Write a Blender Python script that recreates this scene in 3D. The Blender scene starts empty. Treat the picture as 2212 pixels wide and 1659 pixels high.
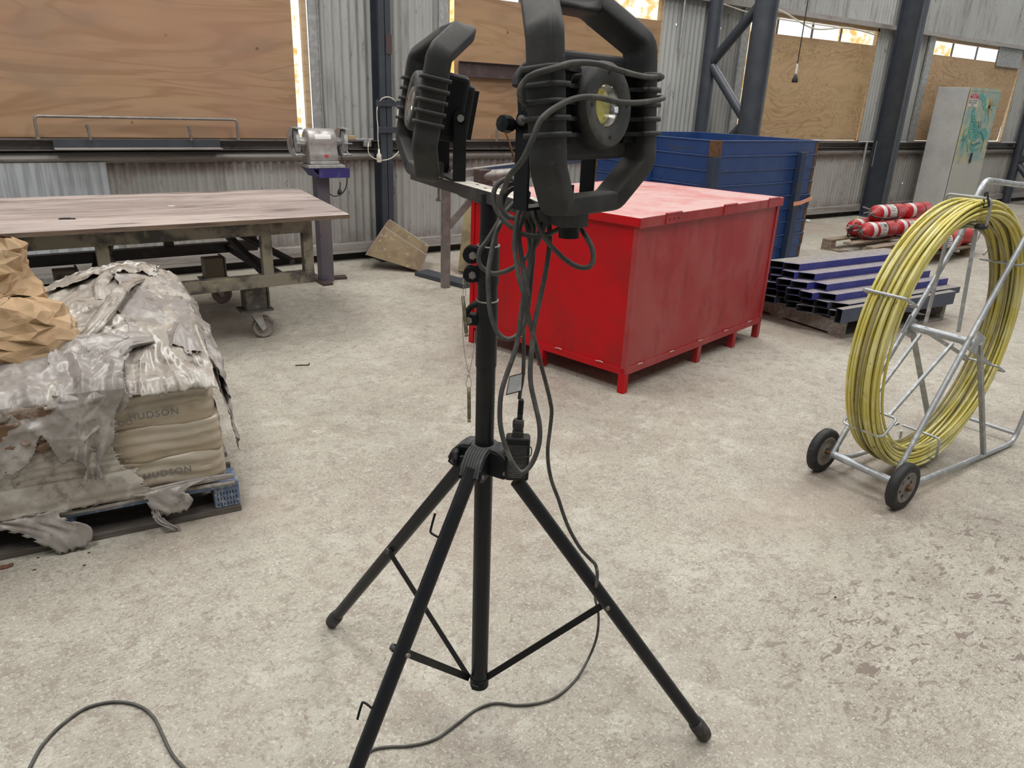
import bpy, bmesh, math, random
import numpy as np
from mathutils import Vector, Matrix, noise, Euler
random.seed(7)
SC = bpy.context.scene
COL = SC.collection
PI = math.pi

# ------------------------------------------------------------------ camera
CAM_R = Matrix(((0.82400191, 0.17372681, -0.5392957), (-0.56533887, 0.31524338, -0.76224247), (0.03758744, 0.93297407, 0.35797566)))
CAM_C = Vector((0, 0, 1.5))
FPX = 1600.0
cam_data = bpy.data.cameras.new('camera')
cam_data.sensor_fit = 'HORIZONTAL'
cam_data.sensor_width = 36.0
cam_data.lens = FPX / 2212 * 36.0
cam_data.clip_start = 0.05
cam = bpy.data.objects.new('camera', cam_data)
COL.objects.link(cam)
cam.matrix_world = Matrix.Translation(CAM_C) @ CAM_R.to_4x4()
SC.camera = cam

# ------------------------------------------------------------------ view, world, lights
SC.view_settings.view_transform = 'Standard'
SC.view_settings.look = 'None'
SC.view_settings.gamma = 1.0
SC.view_settings.use_curve_mapping = False
SC.view_settings.exposure = 0.0
w = bpy.data.worlds.new('daylight')
SC.world = w
w.use_nodes = True
w.node_tree.nodes['Background'].inputs[0].default_value = (0.93, 0.97, 1.0, 1)
w.node_tree.nodes['Background'].inputs[1].default_value = 1.25

def area_light(name, loc, target, sx, sy, power, col):
    l = bpy.data.lights.new(name, 'AREA')
    l.shape = 'RECTANGLE'
    l.size = sx; l.size_y = sy
    l.energy = power; l.color = col
    o = bpy.data.objects.new(name, l)
    COL.objects.link(o)
    o.location = loc
    o.rotation_euler = (Vector(target) - Vector(loc)).to_track_quat('-Z', 'Y').to_euler()
    return o
area_light('skylight_strip', (0.5, 5.0, 6.3), (0.5, 4.4, 0.0), 1.5, 3.6, 200, (1.0, 0.985, 0.96))
area_light('skylight_strip', (5.5, 5.0, 6.3), (5.5, 4.4, 0.0), 1.5, 3.6, 200, (1.0, 0.985, 0.96))
area_light('skylight_strip', (10.5, 5.0, 6.3), (10.5, 4.4, 0.0), 1.5, 3.6, 200, (1.0, 0.985, 0.96))
area_light('skylight_strip', (15.5, 5.0, 6.3), (15.5, 4.4, 0.0), 1.5, 3.6, 200, (1.0, 0.985, 0.96))
area_light('skylight_strip', (-1.5, 0.5, 6.3), (-1.5, 1.0, 0.0), 1.5, 4.0, 225, (1.0, 0.985, 0.96))
area_light('skylight_strip', (4.0, 0.0, 6.3), (4.0, 0.6, 0.0), 1.5, 4.0, 225, (1.0, 0.985, 0.96))

# ------------------------------------------------------------------ picture measurements -> world points
def ray(px, py):
    return CAM_R @ Vector(((px - 1106) / FPX, (829.5 - py) / FPX, -1.0))
def G(px, py, z=0.0):                     # point on the level z
    d = ray(px, py); return CAM_C + d * ((z - 1.5) / d.z)
def WY(px, py, y):                        # point on the upright plane y
    d = ray(px, py); return CAM_C + d * (y / d.y)
def D(px, py, depth):                     # point at a depth along the view
    return CAM_C + ray(px, py) * depth
def CR(cx0, cy0, s, pts, depth):          # points read from an enlarged crop; depth constant or list
    out = []
    for i, p in enumerate(pts):
        dd = p[2] if len(p) > 2 else depth
        out.append(D(cx0 + p[0] / s, cy0 + p[1] / s, dd))
    return out

# ------------------------------------------------------------------ object helpers
def thing(name, label, cat, loc=(0, 0, 0), rot=(0, 0, 0), group=None):
    o = bpy.data.objects.new(name, None)
    COL.objects.link(o)
    o.location = loc; o.rotation_euler = rot
    o.empty_display_size = 0.05
    o['label'] = label; o['category'] = cat
    if group: o['group'] = group
    return o
def tag(o, label, cat, group=None):
    o['label'] = label; o['category'] = cat
    if group: o['group'] = group
    return o
def wmat(o):
    m = Matrix.LocRotScale(o.location, o.rotation_euler.to_quaternion(), o.scale)
    return wmat(o.parent) @ m if o.parent else m
def copy_tree(root, loc, rot, label, group=None):
    r = root.copy(); COL.objects.link(r)
    r.location = loc; r.rotation_euler = rot; r['label'] = label
    if group: r['group'] = group
    for ch in list(root.children):
        c = ch.copy(); COL.objects.link(c); c.parent = r
        for g in list(ch.children):
            d = g.copy(); COL.objects.link(d); d.parent = c
    return r

def catmull(pts, n=8, closed=False):
    P = [Vector(p) for p in pts]
    out = []
    N = len(P)
    rng = range(N) if closed else range(N - 1)
    for i in rng:
        if closed:
            a, b, c, d = P[(i - 1) % N], P[i], P[(i + 1) % N], P[(i + 2) % N]
        else:
            a = P[max(i - 1, 0)]; b = P[i]; c = P[i + 1]; d = P[min(i + 2, N - 1)]
        for k in range(n):
            t = k / n
            out.append(0.5 * ((2 * b) + (c - a) * t + (2 * a - 5 * b + 4 * c - d) * t * t + (3 * b - a - 3 * c + d) * t ** 3))
    if not closed: out.append(P[-1])
    return out
def rounded(pts, r, n=4, closed=False):
    """polyline with rounded corners"""
    P = [Vector(p) for p in pts]; N = len(P); out = []
    for i, p in enumerate(P):
        if not closed and i in (0, N - 1): out.append(p); continue
        a = P[(i - 1) % N]; c = P[(i + 1) % N]
        la = (a - p).length; lc = (c - p).length
        rr = min(r, la * .45, lc * .45)
        s = p + (a - p).normalized() * rr; e = p + (c - p).normalized() * rr
        for k in range(n + 1):
            t = k / n
            out.append(s * (1 - t) ** 2 + p * 2 * t * (1 - t) + e * t * t)
    return out
def frame_of(d):
    d = d.normalized()
    u = d.orthogonal().normalized()
    return u, d.cross(u).normalized()

class MB:
    def __init__(s): s.v = []; s.f = []; s.sm = []
    def add(s, vs, fs, smooth=False):
        b = len(s.v); s.v += [Vector(v) for v in vs]
        for f in fs: s.f.append([b + i for i in f]); s.sm.append(smooth)
        return s
    def box(s, c, size, M=None):
        hx, hy, hz = size[0] / 2, size[1] / 2, size[2] / 2
        vs = [Vector((x, y, z)) for x in (-hx, hx) for y in (-hy, hy) for z in (-hz, hz)]
        if M is not None: vs = [M.to_3x3() @ v for v in vs]
        vs = [v + Vector(c) for v in vs]
        return s.add(vs, [(0, 1, 3, 2), (4, 6, 7, 5), (0, 4, 5, 1), (2, 3, 7, 6), (0, 2, 6, 4), (1, 5, 7, 3)])
    def hexa(s, a):   # 8 points: bottom 4 then top 4, same order
        return s.add(a, [(3, 2, 1, 0), (4, 5, 6, 7), (0, 1, 5, 4), (1, 2, 6, 5), (2, 3, 7, 6), (3, 0, 4, 7)])
    def prism(s, poly, off):   # poly points 3D, extruded by off
        n = len(poly); off = Vector(off)
        vs = [Vector(p) for p in poly] + [Vector(p) + off for p in poly]
        fs = [tuple(range(n - 1, -1, -1)), tuple(range(n, 2 * n))] + [(i, (i + 1) % n, n + (i + 1) % n, n + i) for i in range(n)]
        return s.add(vs, fs)
    def bar(s, p0, p1, w, h, up=(0, 0, 1)):   # rectangular bar: w sideways, h along up
        p0 = Vector(p0); p1 = Vector(p1); d = (p1 - p0).normalized(); up = Vector(up)
        sd = d.cross(up).normalized(); u = sd.cross(d).normalized()
        q = [(-1, -1), (1, -1), (1, 1), (-1, 1)]
        return s.add([p0 + sd * a * w / 2 + u * b * h / 2 for a, b in q] + [p1 + sd * a * w / 2 + u * b * h / 2 for a, b in q],
                     [(3, 2, 1, 0), (4, 5, 6, 7), (0, 1, 5, 4), (1, 2, 6, 5), (2, 3, 7, 6), (3, 0, 4, 7)])
    def cyl(s, p0, p1, r0, r1=None, n=20, caps=True):
        r1 = r0 if r1 is None else r1
        p0 = Vector(p0); p1 = Vector(p1); u, v = frame_of(p1 - p0)
        ring = lambda p, r: [p + (u * math.cos(2 * PI * i / n) + v * math.sin(2 * PI * i / n)) * r for i in range(n)]
        s.add(ring(p0, r0) + ring(p1, r1), [(i, (i + 1) % n, n + (i + 1) % n, n + i) for i in range(n)], True)
        if caps:
            s.add(ring(p0, r0), [tuple(range(n - 1, -1, -1))]); s.add(ring(p1, r1), [tuple(range(n))])
        return s
    def tube(s, pts, r, n=10, closed=False, flat=1.0):
        P = [Vector(p) for p in pts]; N = len(P)
        T = []
        for i in range(N):
            a = P[(i - 1) % N] if (closed or i) else P[0]; b = P[(i + 1) % N] if (closed or i < N - 1) else P[-1]
            T.append((b - a).normalized())
        u, _ = frame_of(T[0]); vs = []
        for i in range(N):
            u = (u - T[i] * u.dot(T[i])).normalized(); v = T[i].cross(u)
            rr = r(i / max(1, N - 1)) if callable(r) else r
            vs += [P[i] + (u * math.cos(2 * PI * k / n) + v * math.sin(2 * PI * k / n) * flat) * rr for k in range(n)]
        fs = []
        for i in range(N if closed else N - 1):
            a = i * n; b = ((i + 1) % N) * n
            fs += [(a + k, a + (k + 1) % n, b + (k + 1) % n, b + k) for k in range(n)]
        s.add(vs, fs, True)
        if not closed:
            s.add(vs[:n], [tuple(range(n - 1, -1, -1))]); s.add(vs[-n:], [tuple(range(n))])
        return s
    def sweep(s, path, sec, side, closed=True, smooth=True):
        """section sec [(a,b)] : a along in-plane normal, b along side axis"""
        P = [Vector(p) for p in path]; N = len(P); side = Vector(side); n = len(sec); vs = []
        for i in range(N):
            a = P[(i - 1) % N] if (closed or i) else P[0]; b = P[(i + 1) % N] if (closed or i < N - 1) else P[-1]
            t = (b - a).normalized()
            nn = t.cross(side).normalized(); sd = nn.cross(t).normalized()
            vs += [P[i] + nn * q[0] + sd * q[1] for q in sec]
        fs = []
        for i in range(N if closed else N - 1):
            a = i * n; b = ((i + 1) % N) * n
            fs += [(a + k, a + (k + 1) % n, b + (k + 1) % n, b + k) for k in range(n)]
        s.add(vs, fs, smooth)
        if not closed:
            s.add(vs[:n], [tuple(range(n - 1, -1, -1))]); s.add(vs[-n:], [tuple(range(n))])
        return s
    def lathe(s, prof, o, ax, n=28, ang=2 * PI, smooth=True):   # prof [(r, h)]
        o = Vector(o); ax = Vector(ax).normalized(); u, v = frame_of(ax); vs = []
        for r, h in prof:
            vs += [o + ax * h + (u * math.cos(2 * PI * i / n) + v * math.sin(2 * PI * i / n)) * r for i in range(n)]
        fs = []
        for j in range(len(prof) - 1):
            fs += [(j * n + i, j * n + (i + 1) % n, (j + 1) * n + (i + 1) % n, (j + 1) * n + i) for i in range(n)]
        return s.add(vs, fs, smooth)
    def grid(s, fn, nu, nv, smooth=True, skip=None, wrap=False):
        vs = [fn(i / nu, j / nv) for j in range(nv + 1) for i in range(nu + 1)]
        fs = []
        for j in range(nv):
            for i in range(nu):
                if skip and skip((i + .5) / nu, (j + .5) / nv): continue
                a = j * (nu + 1) + i
                fs.append((a, a + 1, a + nu + 2, a + nu + 1))
        return s.add(vs, fs, smooth)
    def superbox(s, c, half, p=6, n=10, disp=None, M=None):
        """rounded, inflated box"""
        c = Vector(c)
        for ax in range(3):
            for sg in (-1, 1):
                def fn(u, v):
                    q = [0, 0, 0]; q[ax] = sg; q[(ax + 1) % 3] = (2 * u - 1) * sg; q[(ax + 2) % 3] = 2 * v - 1
                    L = sum(abs(t) ** p for t in q) ** (1 / p)
                    w_ = Vector((q[0] / L * half[0], q[1] / L * half[1], q[2] / L * half[2]))
                    if disp: w_ = w_ + disp(w_, Vector((q[0] / L, q[1] / L, q[2] / L)))
                    if M is not None: w_ = M.to_3x3() @ w_
                    return c + w_
                s.grid(fn, n, n)
        return s
    def build(s, name, mat, parent=None, bevel=0.0, seg=2, merge=0.0, solid=0.0, world=True, subsurf=0):
        me = bpy.data.meshes.new(name)
        V = s.v
        if parent is not None and world:
            Mi = wmat(parent).inverted(); V = [Mi @ v for v in V]
        me.from_pydata([tuple(v) for v in V], [], s.f)
        me.polygons.foreach_set('use_smooth', s.sm)
        if merge:
            bm = bmesh.new(); bm.from_mesh(me)
            bmesh.ops.remove_doubles(bm, verts=bm.verts, dist=merge)
            bmesh.ops.recalc_face_normals(bm, faces=bm.faces)
            bm.to_mesh(me); bm.free()
        me.materials.append(mat)
        me.update()
        o = bpy.data.objects.new(name, me)
        COL.objects.link(o)
        if parent is not None: o.parent = parent
        if solid:
            md = o.modifiers.new('solid', 'SOLIDIFY'); md.thickness = solid; md.offset = 0
        if bevel:
            md = o.modifiers.new('bevel', 'BEVEL'); md.width = bevel; md.segments = seg; md.limit_method = 'ANGLE'; md.angle_limit = math.radians(40)
        if subsurf:
            md = o.modifiers.new('sub', 'SUBSURF'); md.levels = subsurf; md.render_levels = subsurf
        return o
def struct(o):
    o['kind'] = 'structure'; return o

def lettering(name, txt, mat, parent, origin, right, up, height, spacing=1.0, align='LEFT', thick=0.0006, squash=1.0, bold=0.0):
    """letters as mesh lying on the plane spanned by right and up"""
    cu = bpy.data.curves.new(name, 'FONT')
    cu.body = txt; cu.size = 1.0; cu.align_x = align; cu.align_y = 'CENTER'; cu.space_character = spacing; cu.extrude = 0.0; cu.offset = bold
    to = bpy.data.objects.new('tmp', cu)
    me = bpy.data.meshes.new_from_object(to)
    bpy.data.objects.remove(to); bpy.data.curves.remove(cu)
    right = Vector(right).normalized(); up = Vector(up).normalized(); nrm = right.cross(up).normalized()
    k = height / 0.7
    Mi = wmat(parent).inverted() if parent else Matrix()
    for v in me.vertices:
        c = v.co
        v.co = Mi @ (Vector(origin) + right * c.x * k * squash + up * c.y * k + nrm * thick)
    me.materials.clear(); me.materials.append(mat); me.name = name
    o = bpy.data.objects.new(name, me); COL.objects.link(o)
    if parent: o.parent = parent
    return o

# ------------------------------------------------------------------ materials
class NT:
    def __init__(s, name):
        s.m = bpy.data.materials.new(name); s.m.use_nodes = True
        s.t = s.m.node_tree; s.b = s.t.nodes['Principled BSDF']
        s.tc = s.t.nodes.new('ShaderNodeTexCoord')
        s.geo = None
    def n(s, k, **kw):
        x = s.t.nodes.new(k)
        for a, b in kw.items(): setattr(x, a, b)
        return x
    def l(s, a, b): s.t.links.new(a, b)
    def coord(s, stretch=(1, 1, 1), rot=(0, 0, 0)):
        mp = s.n('ShaderNodeMapping'); mp.inputs['Scale'].default_value = stretch; mp.inputs['Rotation'].default_value = rot
        s.l(s.tc.outputs['Object'], mp.inputs[0]); return mp.outputs[0]
    def noise(s, scale, detail=3, rough=.55, stretch=(1, 1, 1), dist=0.0, rot=(0, 0, 0)):
        x = s.n('ShaderNodeTexNoise'); x.inputs['Scale'].default_value = scale; x.inputs['Detail'].default_value = detail
        x.inputs['Roughness'].default_value = rough; x.inputs['Distortion'].default_value = dist
        s.l(s.coord(stretch, rot), x.inputs['Vector']); return x.outputs['Fac']
    def ramp(s, fac, lo, hi, a=0.0, b=1.0):
        x = s.n('ShaderNodeMapRange'); x.interpolation_type = 'SMOOTHSTEP'
        x.inputs['From Min'].default_value = lo; x.inputs['From Max'].default_value = hi
        x.inputs['To Min'].default_value = a; x.inputs['To Max'].default_value = b
        s.l(fac, x.inputs['Value']); return x.outputs[0]
    def mix(s, fac, a, b, mode='MIX'):
        x = s.n('ShaderNodeMix', data_type='RGBA', blend_type=mode)
        if isinstance(fac, float): x.inputs[0].default_value = fac
        else: s.l(fac, x.inputs[0])
        for k, c in ((6, a), (7, b)):
            if isinstance(c, tuple): x.inputs[k].default_value = (*c, 1)
            else: s.l(c, x.inputs[k])
        return x.outputs[2]
    def math(s, op, a, b=0.0):
        x = s.n('ShaderNodeMath', operation=op)
        for k, c in ((0, a), (1, b)):
            if isinstance(c, (int, float)): x.inputs[k].default_value = c
            else: s.l(c, x.inputs[k])
        return x.outputs[0]
    def sep(s, src=None):
        x = s.n('ShaderNodeSeparateXYZ'); s.l(src or s.tc.outputs['Object'], x.inputs[0]); return x.outputs
    def done(s, col, rough=.6, metal=0.0, bump=None, spec=.5):
        if isinstance(col, tuple): s.b.inputs['Base Color'].default_value = (*col, 1)
        else: s.l(col, s.b.inputs['Base Color'])
        if isinstance(rough, float): s.b.inputs['Roughness'].default_value = rough
        else: s.l(rough, s.b.inputs['Roughness'])
        s.b.inputs['Metallic'].default_value = metal
        s.b.inputs['Specular IOR Level'].default_value = spec
        if bump:
            x = s.n('ShaderNodeBump'); x.inputs['Strength'].default_value = bump[1]; x.inputs['Distance'].default_value = bump[2] if len(bump) > 2 else 0.002
            s.l(bump[0], x.inputs['Height']); s.l(x.outputs[0], s.b.inputs['Normal'])
        return s.m

def paint(name, base, layers=(), rough=.5, metal=0.0, bump=None, spec=.5, dust=None):
    """layers: (scale, colour, lo, hi, stretch, strength)"""
    t = NT(name); c = base
    for i, L in enumerate(layers):
        st = L[4] if len(L) > 4 else (1, 1, 1); a = L[5] if len(L) > 5 else 1.0
        f = t.ramp(t.noise(L[0], 5, .62, st, rot=(0.3 * i, 0.2, 0.5 * i) if st == (1, 1, 1) else (0, 0, 0)), L[2], L[3], 0.0, a)
        c = t.mix(f, c, L[1])
    if dust:   # dust that has settled on the upper faces: (colour, amount)
        g = t.n('ShaderNodeNewGeometry')
        z = t.sep(g.outputs['Normal'])[2]
        f = t.ramp(z, 0.35, 0.95, 0.0, dust[1])
        f = t.math('MULTIPLY', f, t.ramp(t.noise(30, 5, .65), .25, .6, .45, 1.0))
        c = t.mix(f, c, dust[0])
        r = t.ramp(f, 0, 1, rough, 0.92)
    else: r = rough
    b = None
    if bump: b = (t.noise(bump[0], 4), bump[1], bump[2] if len(bump) > 2 else .002)
    return t.done(c, r, metal, b, spec)

MAT = {}
MAT['black_pc'] = paint('black_powder_coat', (.008, .009, .011), [(9, (.022, .021, .02), .5, .75), (150, (.09, .085, .08), .70, .78, (1, 1, 1), .6)], .45, 0, None, .2, ((.10, .095, .085), .30))
MAT['black_gloss'] = paint('black_painted_tube', (.010, .011, .014), [(220, (.25, .24, .22), .73, .78, (1, 1, 1), .6), (7, (.022, .021, .020), .5, .8)], .36, 0, None, .28)
MAT['rubber'] = paint('grey_black_rubber', (.020, .021, .023), [(12, (.040, .039, .037), .42, .68), (60, (.075, .07, .065), .58, .75, (1, 1, 1), .5)], .62, 0, (60, .15, .001), .4, ((.16, .15, .135), .55))
MAT['rubber_foot'] = paint('dusty_rubber_foot', (.035, .033, .031), [(40, (.10, .09, .08), .45, .7)], .8)
MAT['cable'] = paint('grey_black_cable_sheath', (.045, .045, .043), [(25, (.10, .095, .085), .45, .7)], .6, 0, None, .4, ((.17, .16, .14), .5))
MAT['bar'] = paint('black_bar_worn', (.016, .017, .019), [(18, (.05, .047, .043), .5, .7)], .5, 0, None, .5, ((.62, .58, .50), 1.0))
MAT['bezel'] = paint('dusty_grey_black_plastic', (.055, .057, .058), [(14, (.12, .115, .105), .5, .7)], .7)
MAT['steel_bright'] = paint('zinc_bolt', (.55, .54, .52), [(60, (.3, .28, .25), .5, .7)], .3, .9)
MAT['steel_dull'] = paint('bare_worn_steel', (.22, .20, .19), [(12, (.30, .27, .25), .45, .65), (20, (.16, .10, .07), .58, .75)], .5, .5)
MAT['galv'] = paint('galvanised_tube', (.40, .42, .44), [(28, (.55, .57, .60), .5, .62), (14, (.28, .27, .25), .58, .75)], .45, .55)
MAT['galv_dull'] = paint('dull_galvanised', (.33, .335, .33), [(20, (.42, .43, .43), .45, .6)], .55, .3)
MAT['brass'] = paint('olive_brass_pin', (.15, .135, .085), [(60, (.22, .20, .13), .45, .65)], .5, .5)
MAT['wire'] = paint('stainless_wire', (.45, .43, .40), (), .35, .9)
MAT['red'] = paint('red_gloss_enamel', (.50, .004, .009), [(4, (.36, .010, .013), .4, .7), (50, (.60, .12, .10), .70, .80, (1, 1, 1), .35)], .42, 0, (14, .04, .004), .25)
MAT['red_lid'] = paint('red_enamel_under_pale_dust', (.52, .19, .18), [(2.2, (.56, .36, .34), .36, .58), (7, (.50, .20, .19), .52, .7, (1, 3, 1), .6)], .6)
MAT['red_side'] = paint('red_enamel_dusty_dimmer_side', (.34, .016, .020), [(2.5, (.36, .055, .055), .40, .66), (8, (.27, .012, .018), .5, .7, (1, 1, .3))], .45, 0, (14, .04, .004))  # dusty enamel; the weaker light on the front is painted in as darker red
MAT['blue'] = paint('blue_steel_board', (.020, .055, .185), [(6, (.03, .07, .20), .45, .7), (5, (.05, .05, .05), .60, .78, (.4, .4, 2), .8), (16, (.16, .12, .07), .70, .78, (.6, .6, 1.5), .7)], .38, 0, None, .5, ((.30, .30, .33), .5))
MAT['blue_dark'] = paint('dark_blue_grey_post', (.025, .045, .09), [(8, (.05, .055, .06), .45, .7)], .4)
MAT['rust'] = paint('rusty_edge', (.16, .075, .03), [(30, (.07, .04, .02), .45, .65)], .8)
MAT['tube_blue'] = paint('royal_blue_tube_paint', (.025, .030, .24), [(5, (.05, .055, .27), .42, .7), (14, (.10, .08, .09), .62, .8)], .4, 0, None, .5, ((.30, .27, .235), .95))
MAT['tube_slate'] = paint('slate_blue_tube_paint', (.035, .05, .10), [(5, (.06, .07, .11), .42, .7)], .4, 0, None, .5, ((.30, .27, .235), .95))
MAT['tube_in'] = paint('tube_inside', (.012, .012, .014), (), .8)
MAT['slate'] = paint('slate_blue_steel_paint', (.040, .047, .060), [(6, (.055, .062, .075), .42, .7), (9, (.06, .045, .04), .66, .8)], .42, 0, (30, .05, .002), .5)
MAT['grinder'] = paint('silver_hammered_paint', (.36, .34, .33), [(7, (.46, .45, .44), .42, .6), (20, (.22, .19, .18), .58, .75)], .4, .35, (90, .12, .001))
MAT['pedestal'] = paint('purple_grey_paint', (.11, .10, .13), [(5, (.13, .11, .11), .4, .6), (9, (.05, .06, .17), .58, .66)], .5)
MAT['indigo'] = paint('indigo_channel_paint', (.035, .03, .16), [(16, (.07, .07, .20), .5, .7)], .5)
MAT['tabletop'] = paint('worn_ply_table_top', (.33, .27, .245), [(2.2, (.50, .42, .385), .42, .60, (.35, 1.6, 1)), (3.0, (.14, .115, .105), .52, .68, (.5, 2, 1)), (12, (.24, .20, .18), .52, .66, (.4, 2, 1), .6), (45, (.08, .06, .055), .70, .76)], .5)
MAT['tabletop'].node_tree.nodes['Principled BSDF'].inputs['Specular IOR Level'].default_value = .6
MAT['ply_edge'] = paint('ply_edge', (.18, .13, .09), [(5, (.09, .06, .045), .45, .6, (1, 1, 30))], .7)
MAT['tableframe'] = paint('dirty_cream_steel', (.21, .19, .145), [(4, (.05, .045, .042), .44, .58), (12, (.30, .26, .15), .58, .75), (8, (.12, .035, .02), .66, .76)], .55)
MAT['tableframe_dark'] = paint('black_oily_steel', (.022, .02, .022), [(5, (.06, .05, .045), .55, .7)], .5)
MAT['sheet'] = paint('streaked_galvanised_sheet', (.58, .62, .66), [(5, (.40, .42, .44), .42, .6, (5, 1, .25)), (9, (.24, .22, .21), .62, .78, (6, 1, .2))], .38, .25)
MAT['brownpaper'] = paint('kraft_paper', (.40, .265, .145), [(5, (.47, .33, .20), .42, .66), (20, (.33, .20, .10), .6, .8)], .75)
MAT['bin'] = paint('rusty_yellow_steel', (.22, .16, .085), [(6, (.17, .115, .065), .42, .6), (18, (.32, .25, .14), .55, .7), (9, (.12, .10, .09), .64, .72)], .7, 0, (40, .15, .002))
MAT['pallet'] = paint('weathered_pallet_wood', (.20, .15, .105), [(7, (.30, .235, .165), .42, .62, (1, 6, 6)), (14, (.09, .065, .05), .58, .75, (1, 8, 8))], .8)
MAT['pallet_grey'] = paint('grey_weathered_pallet', (.20, .185, .165), [(7, (.29, .27, .235), .42, .62, (1, 6, 6)), (14, (.10, .085, .07), .58, .75, (1, 8, 8))], .8)
MAT['pallet_dark'] = paint('dark_dirty_pallet_board', (.085, .07, .06), [(5, (.13, .115, .10), .42, .62, (1, 5, 5))], .8)
MAT['pallet_blue'] = paint('blue_painted_pallet_block', (.14, .19, .30), [(40, (.28, .31, .36), .5, .6), (30, (.10, .10, .11), .6, .7)], .8)
MAT['sack'] = paint('tan_paper_sack_in_film', (.36, .29, .205), [(3.5, (.44, .385, .31), .40, .60, (.8, 1, 2)), (9, (.27, .21, .15), .58, .74, (.5, 1, 3)), (30, (.62, .57, .50), .62, .72, (.2, 1, 5), .7)], .33, 0, (14, .25, .006), .6)
MAT['film'] = paint('dirty_stretch_film', (.32, .285, .245), [(9, (.47, .44, .395), .48, .64), (16, (.165, .135, .11), .50, .66), (4, (.34, .255, .18), .60, .74)], .30, 0, (40, .22, .004), .6)
MAT['film_grey'] = paint('grey_torn_film', (.25, .225, .205), [(9, (.37, .345, .32), .47, .64), (20, (.155, .135, .12), .54, .72)], .38, 0, (40, .22, .004), .6)
MAT['film_rust'] = paint('rust_stained_film', (.14, .075, .04), [(9, (.32, .26, .21), .48, .60)], .4, 0, (30, .4, .004))
MAT['ext_red'] = paint('extinguisher_red', (.47, .014, .02), [(6, (.40, .05, .05), .5, .7)], .35, 0, None, .5, ((.50, .20, .19), .35))
MAT['white'] = paint('white_label', (.72, .71, .69), [(30, (.55, .54, .53), .6, .75)], .5)
MAT['ink'] = paint('black_print', (.02, .02, .02), (), .6)
MAT['ink_grey'] = paint('faded_grey_print', (.13, .13, .13), (), .6)
MAT['ink_green'] = paint('green_print', (.02, .15, .08), (), .6)
MAT['sign_red'] = paint('sign_red', (.50, .03, .05), (), .5)
MAT['yellow_tag'] = paint('yellow_tag', (.75, .55, .05), (), .5)
MAT['orange'] = paint('orange_strap', (.85, .36, .22), (), .5)
MAT['locker'] = paint('grey_white_locker_paint', (.50, .49, .475), [(3, (.42, .42, .40), .42, .66), (40, (.40, .40, .40), .55, .7)], .5)
MAT['teal'] = paint('teal_airbrush_paint', (.09, .42, .36), [(60, (.03, .18, .17), .50, .60), (30, (.22, .60, .52), .6, .7)], .5)
MAT['teal_dark'] = paint('dark_teal_paint', (.02, .07, .08), (), .5)
MAT['art_yellow'] = paint('ochre_star_paint', (.30, .22, .05), (), .5)
MAT['tyre'] = paint('black_rubber_tyre', (.018, .018, .020), [(30, (.05, .048, .045), .55, .75)], .65)
MAT['hub'] = paint('dirty_nylon_wheel_hub', (.22, .20, .18), [(20, (.12, .10, .085), .5, .7)], .6)
MAT['yellow_rod'] = paint('yellow_fibreglass_rod', (.62, .54, .13), [(8, (.70, .65, .30), .42, .62), (25, (.32, .27, .10), .60, .74)], .4)
MAT['olive_rod'] = paint('grimy_rod', (.30, .26, .13), [(20, (.20, .18, .11), .5, .7)], .5)
MAT['cream_plastic'] = paint('cream_plastic', (.66, .62, .52), (), .4)
MAT['brownchan'] = paint('brown_painted_channel', (.075, .050, .048), [(9, (.10, .075, .07), .5, .7)], .45)
MAT['dark_gap'] = paint('dark_footing_and_backing', (.03, .028, .026), [(9, (.07, .055, .045), .5, .7)], .9)  # also on the added backing strip, dark in place of the gap's shade
MAT['timber'] = paint('pale_timber', (.50, .36, .22), [(6, (.40, .27, .15), .45, .65, (1, 1, 5))], .6)
MAT['kraft_leaf'] = paint('brown_scrap', (.12, .055, .03), [(40, (.2, .1, .06), .5, .7)], .9)
MAT['yellow_board'] = paint('olive_timber', (.22, .18, .09), [(9, (.14, .11, .06), .45, .65)], .8)
MAT['switch_red'] = paint('red_switch', (.50, .06, .06), (), .4)

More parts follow.
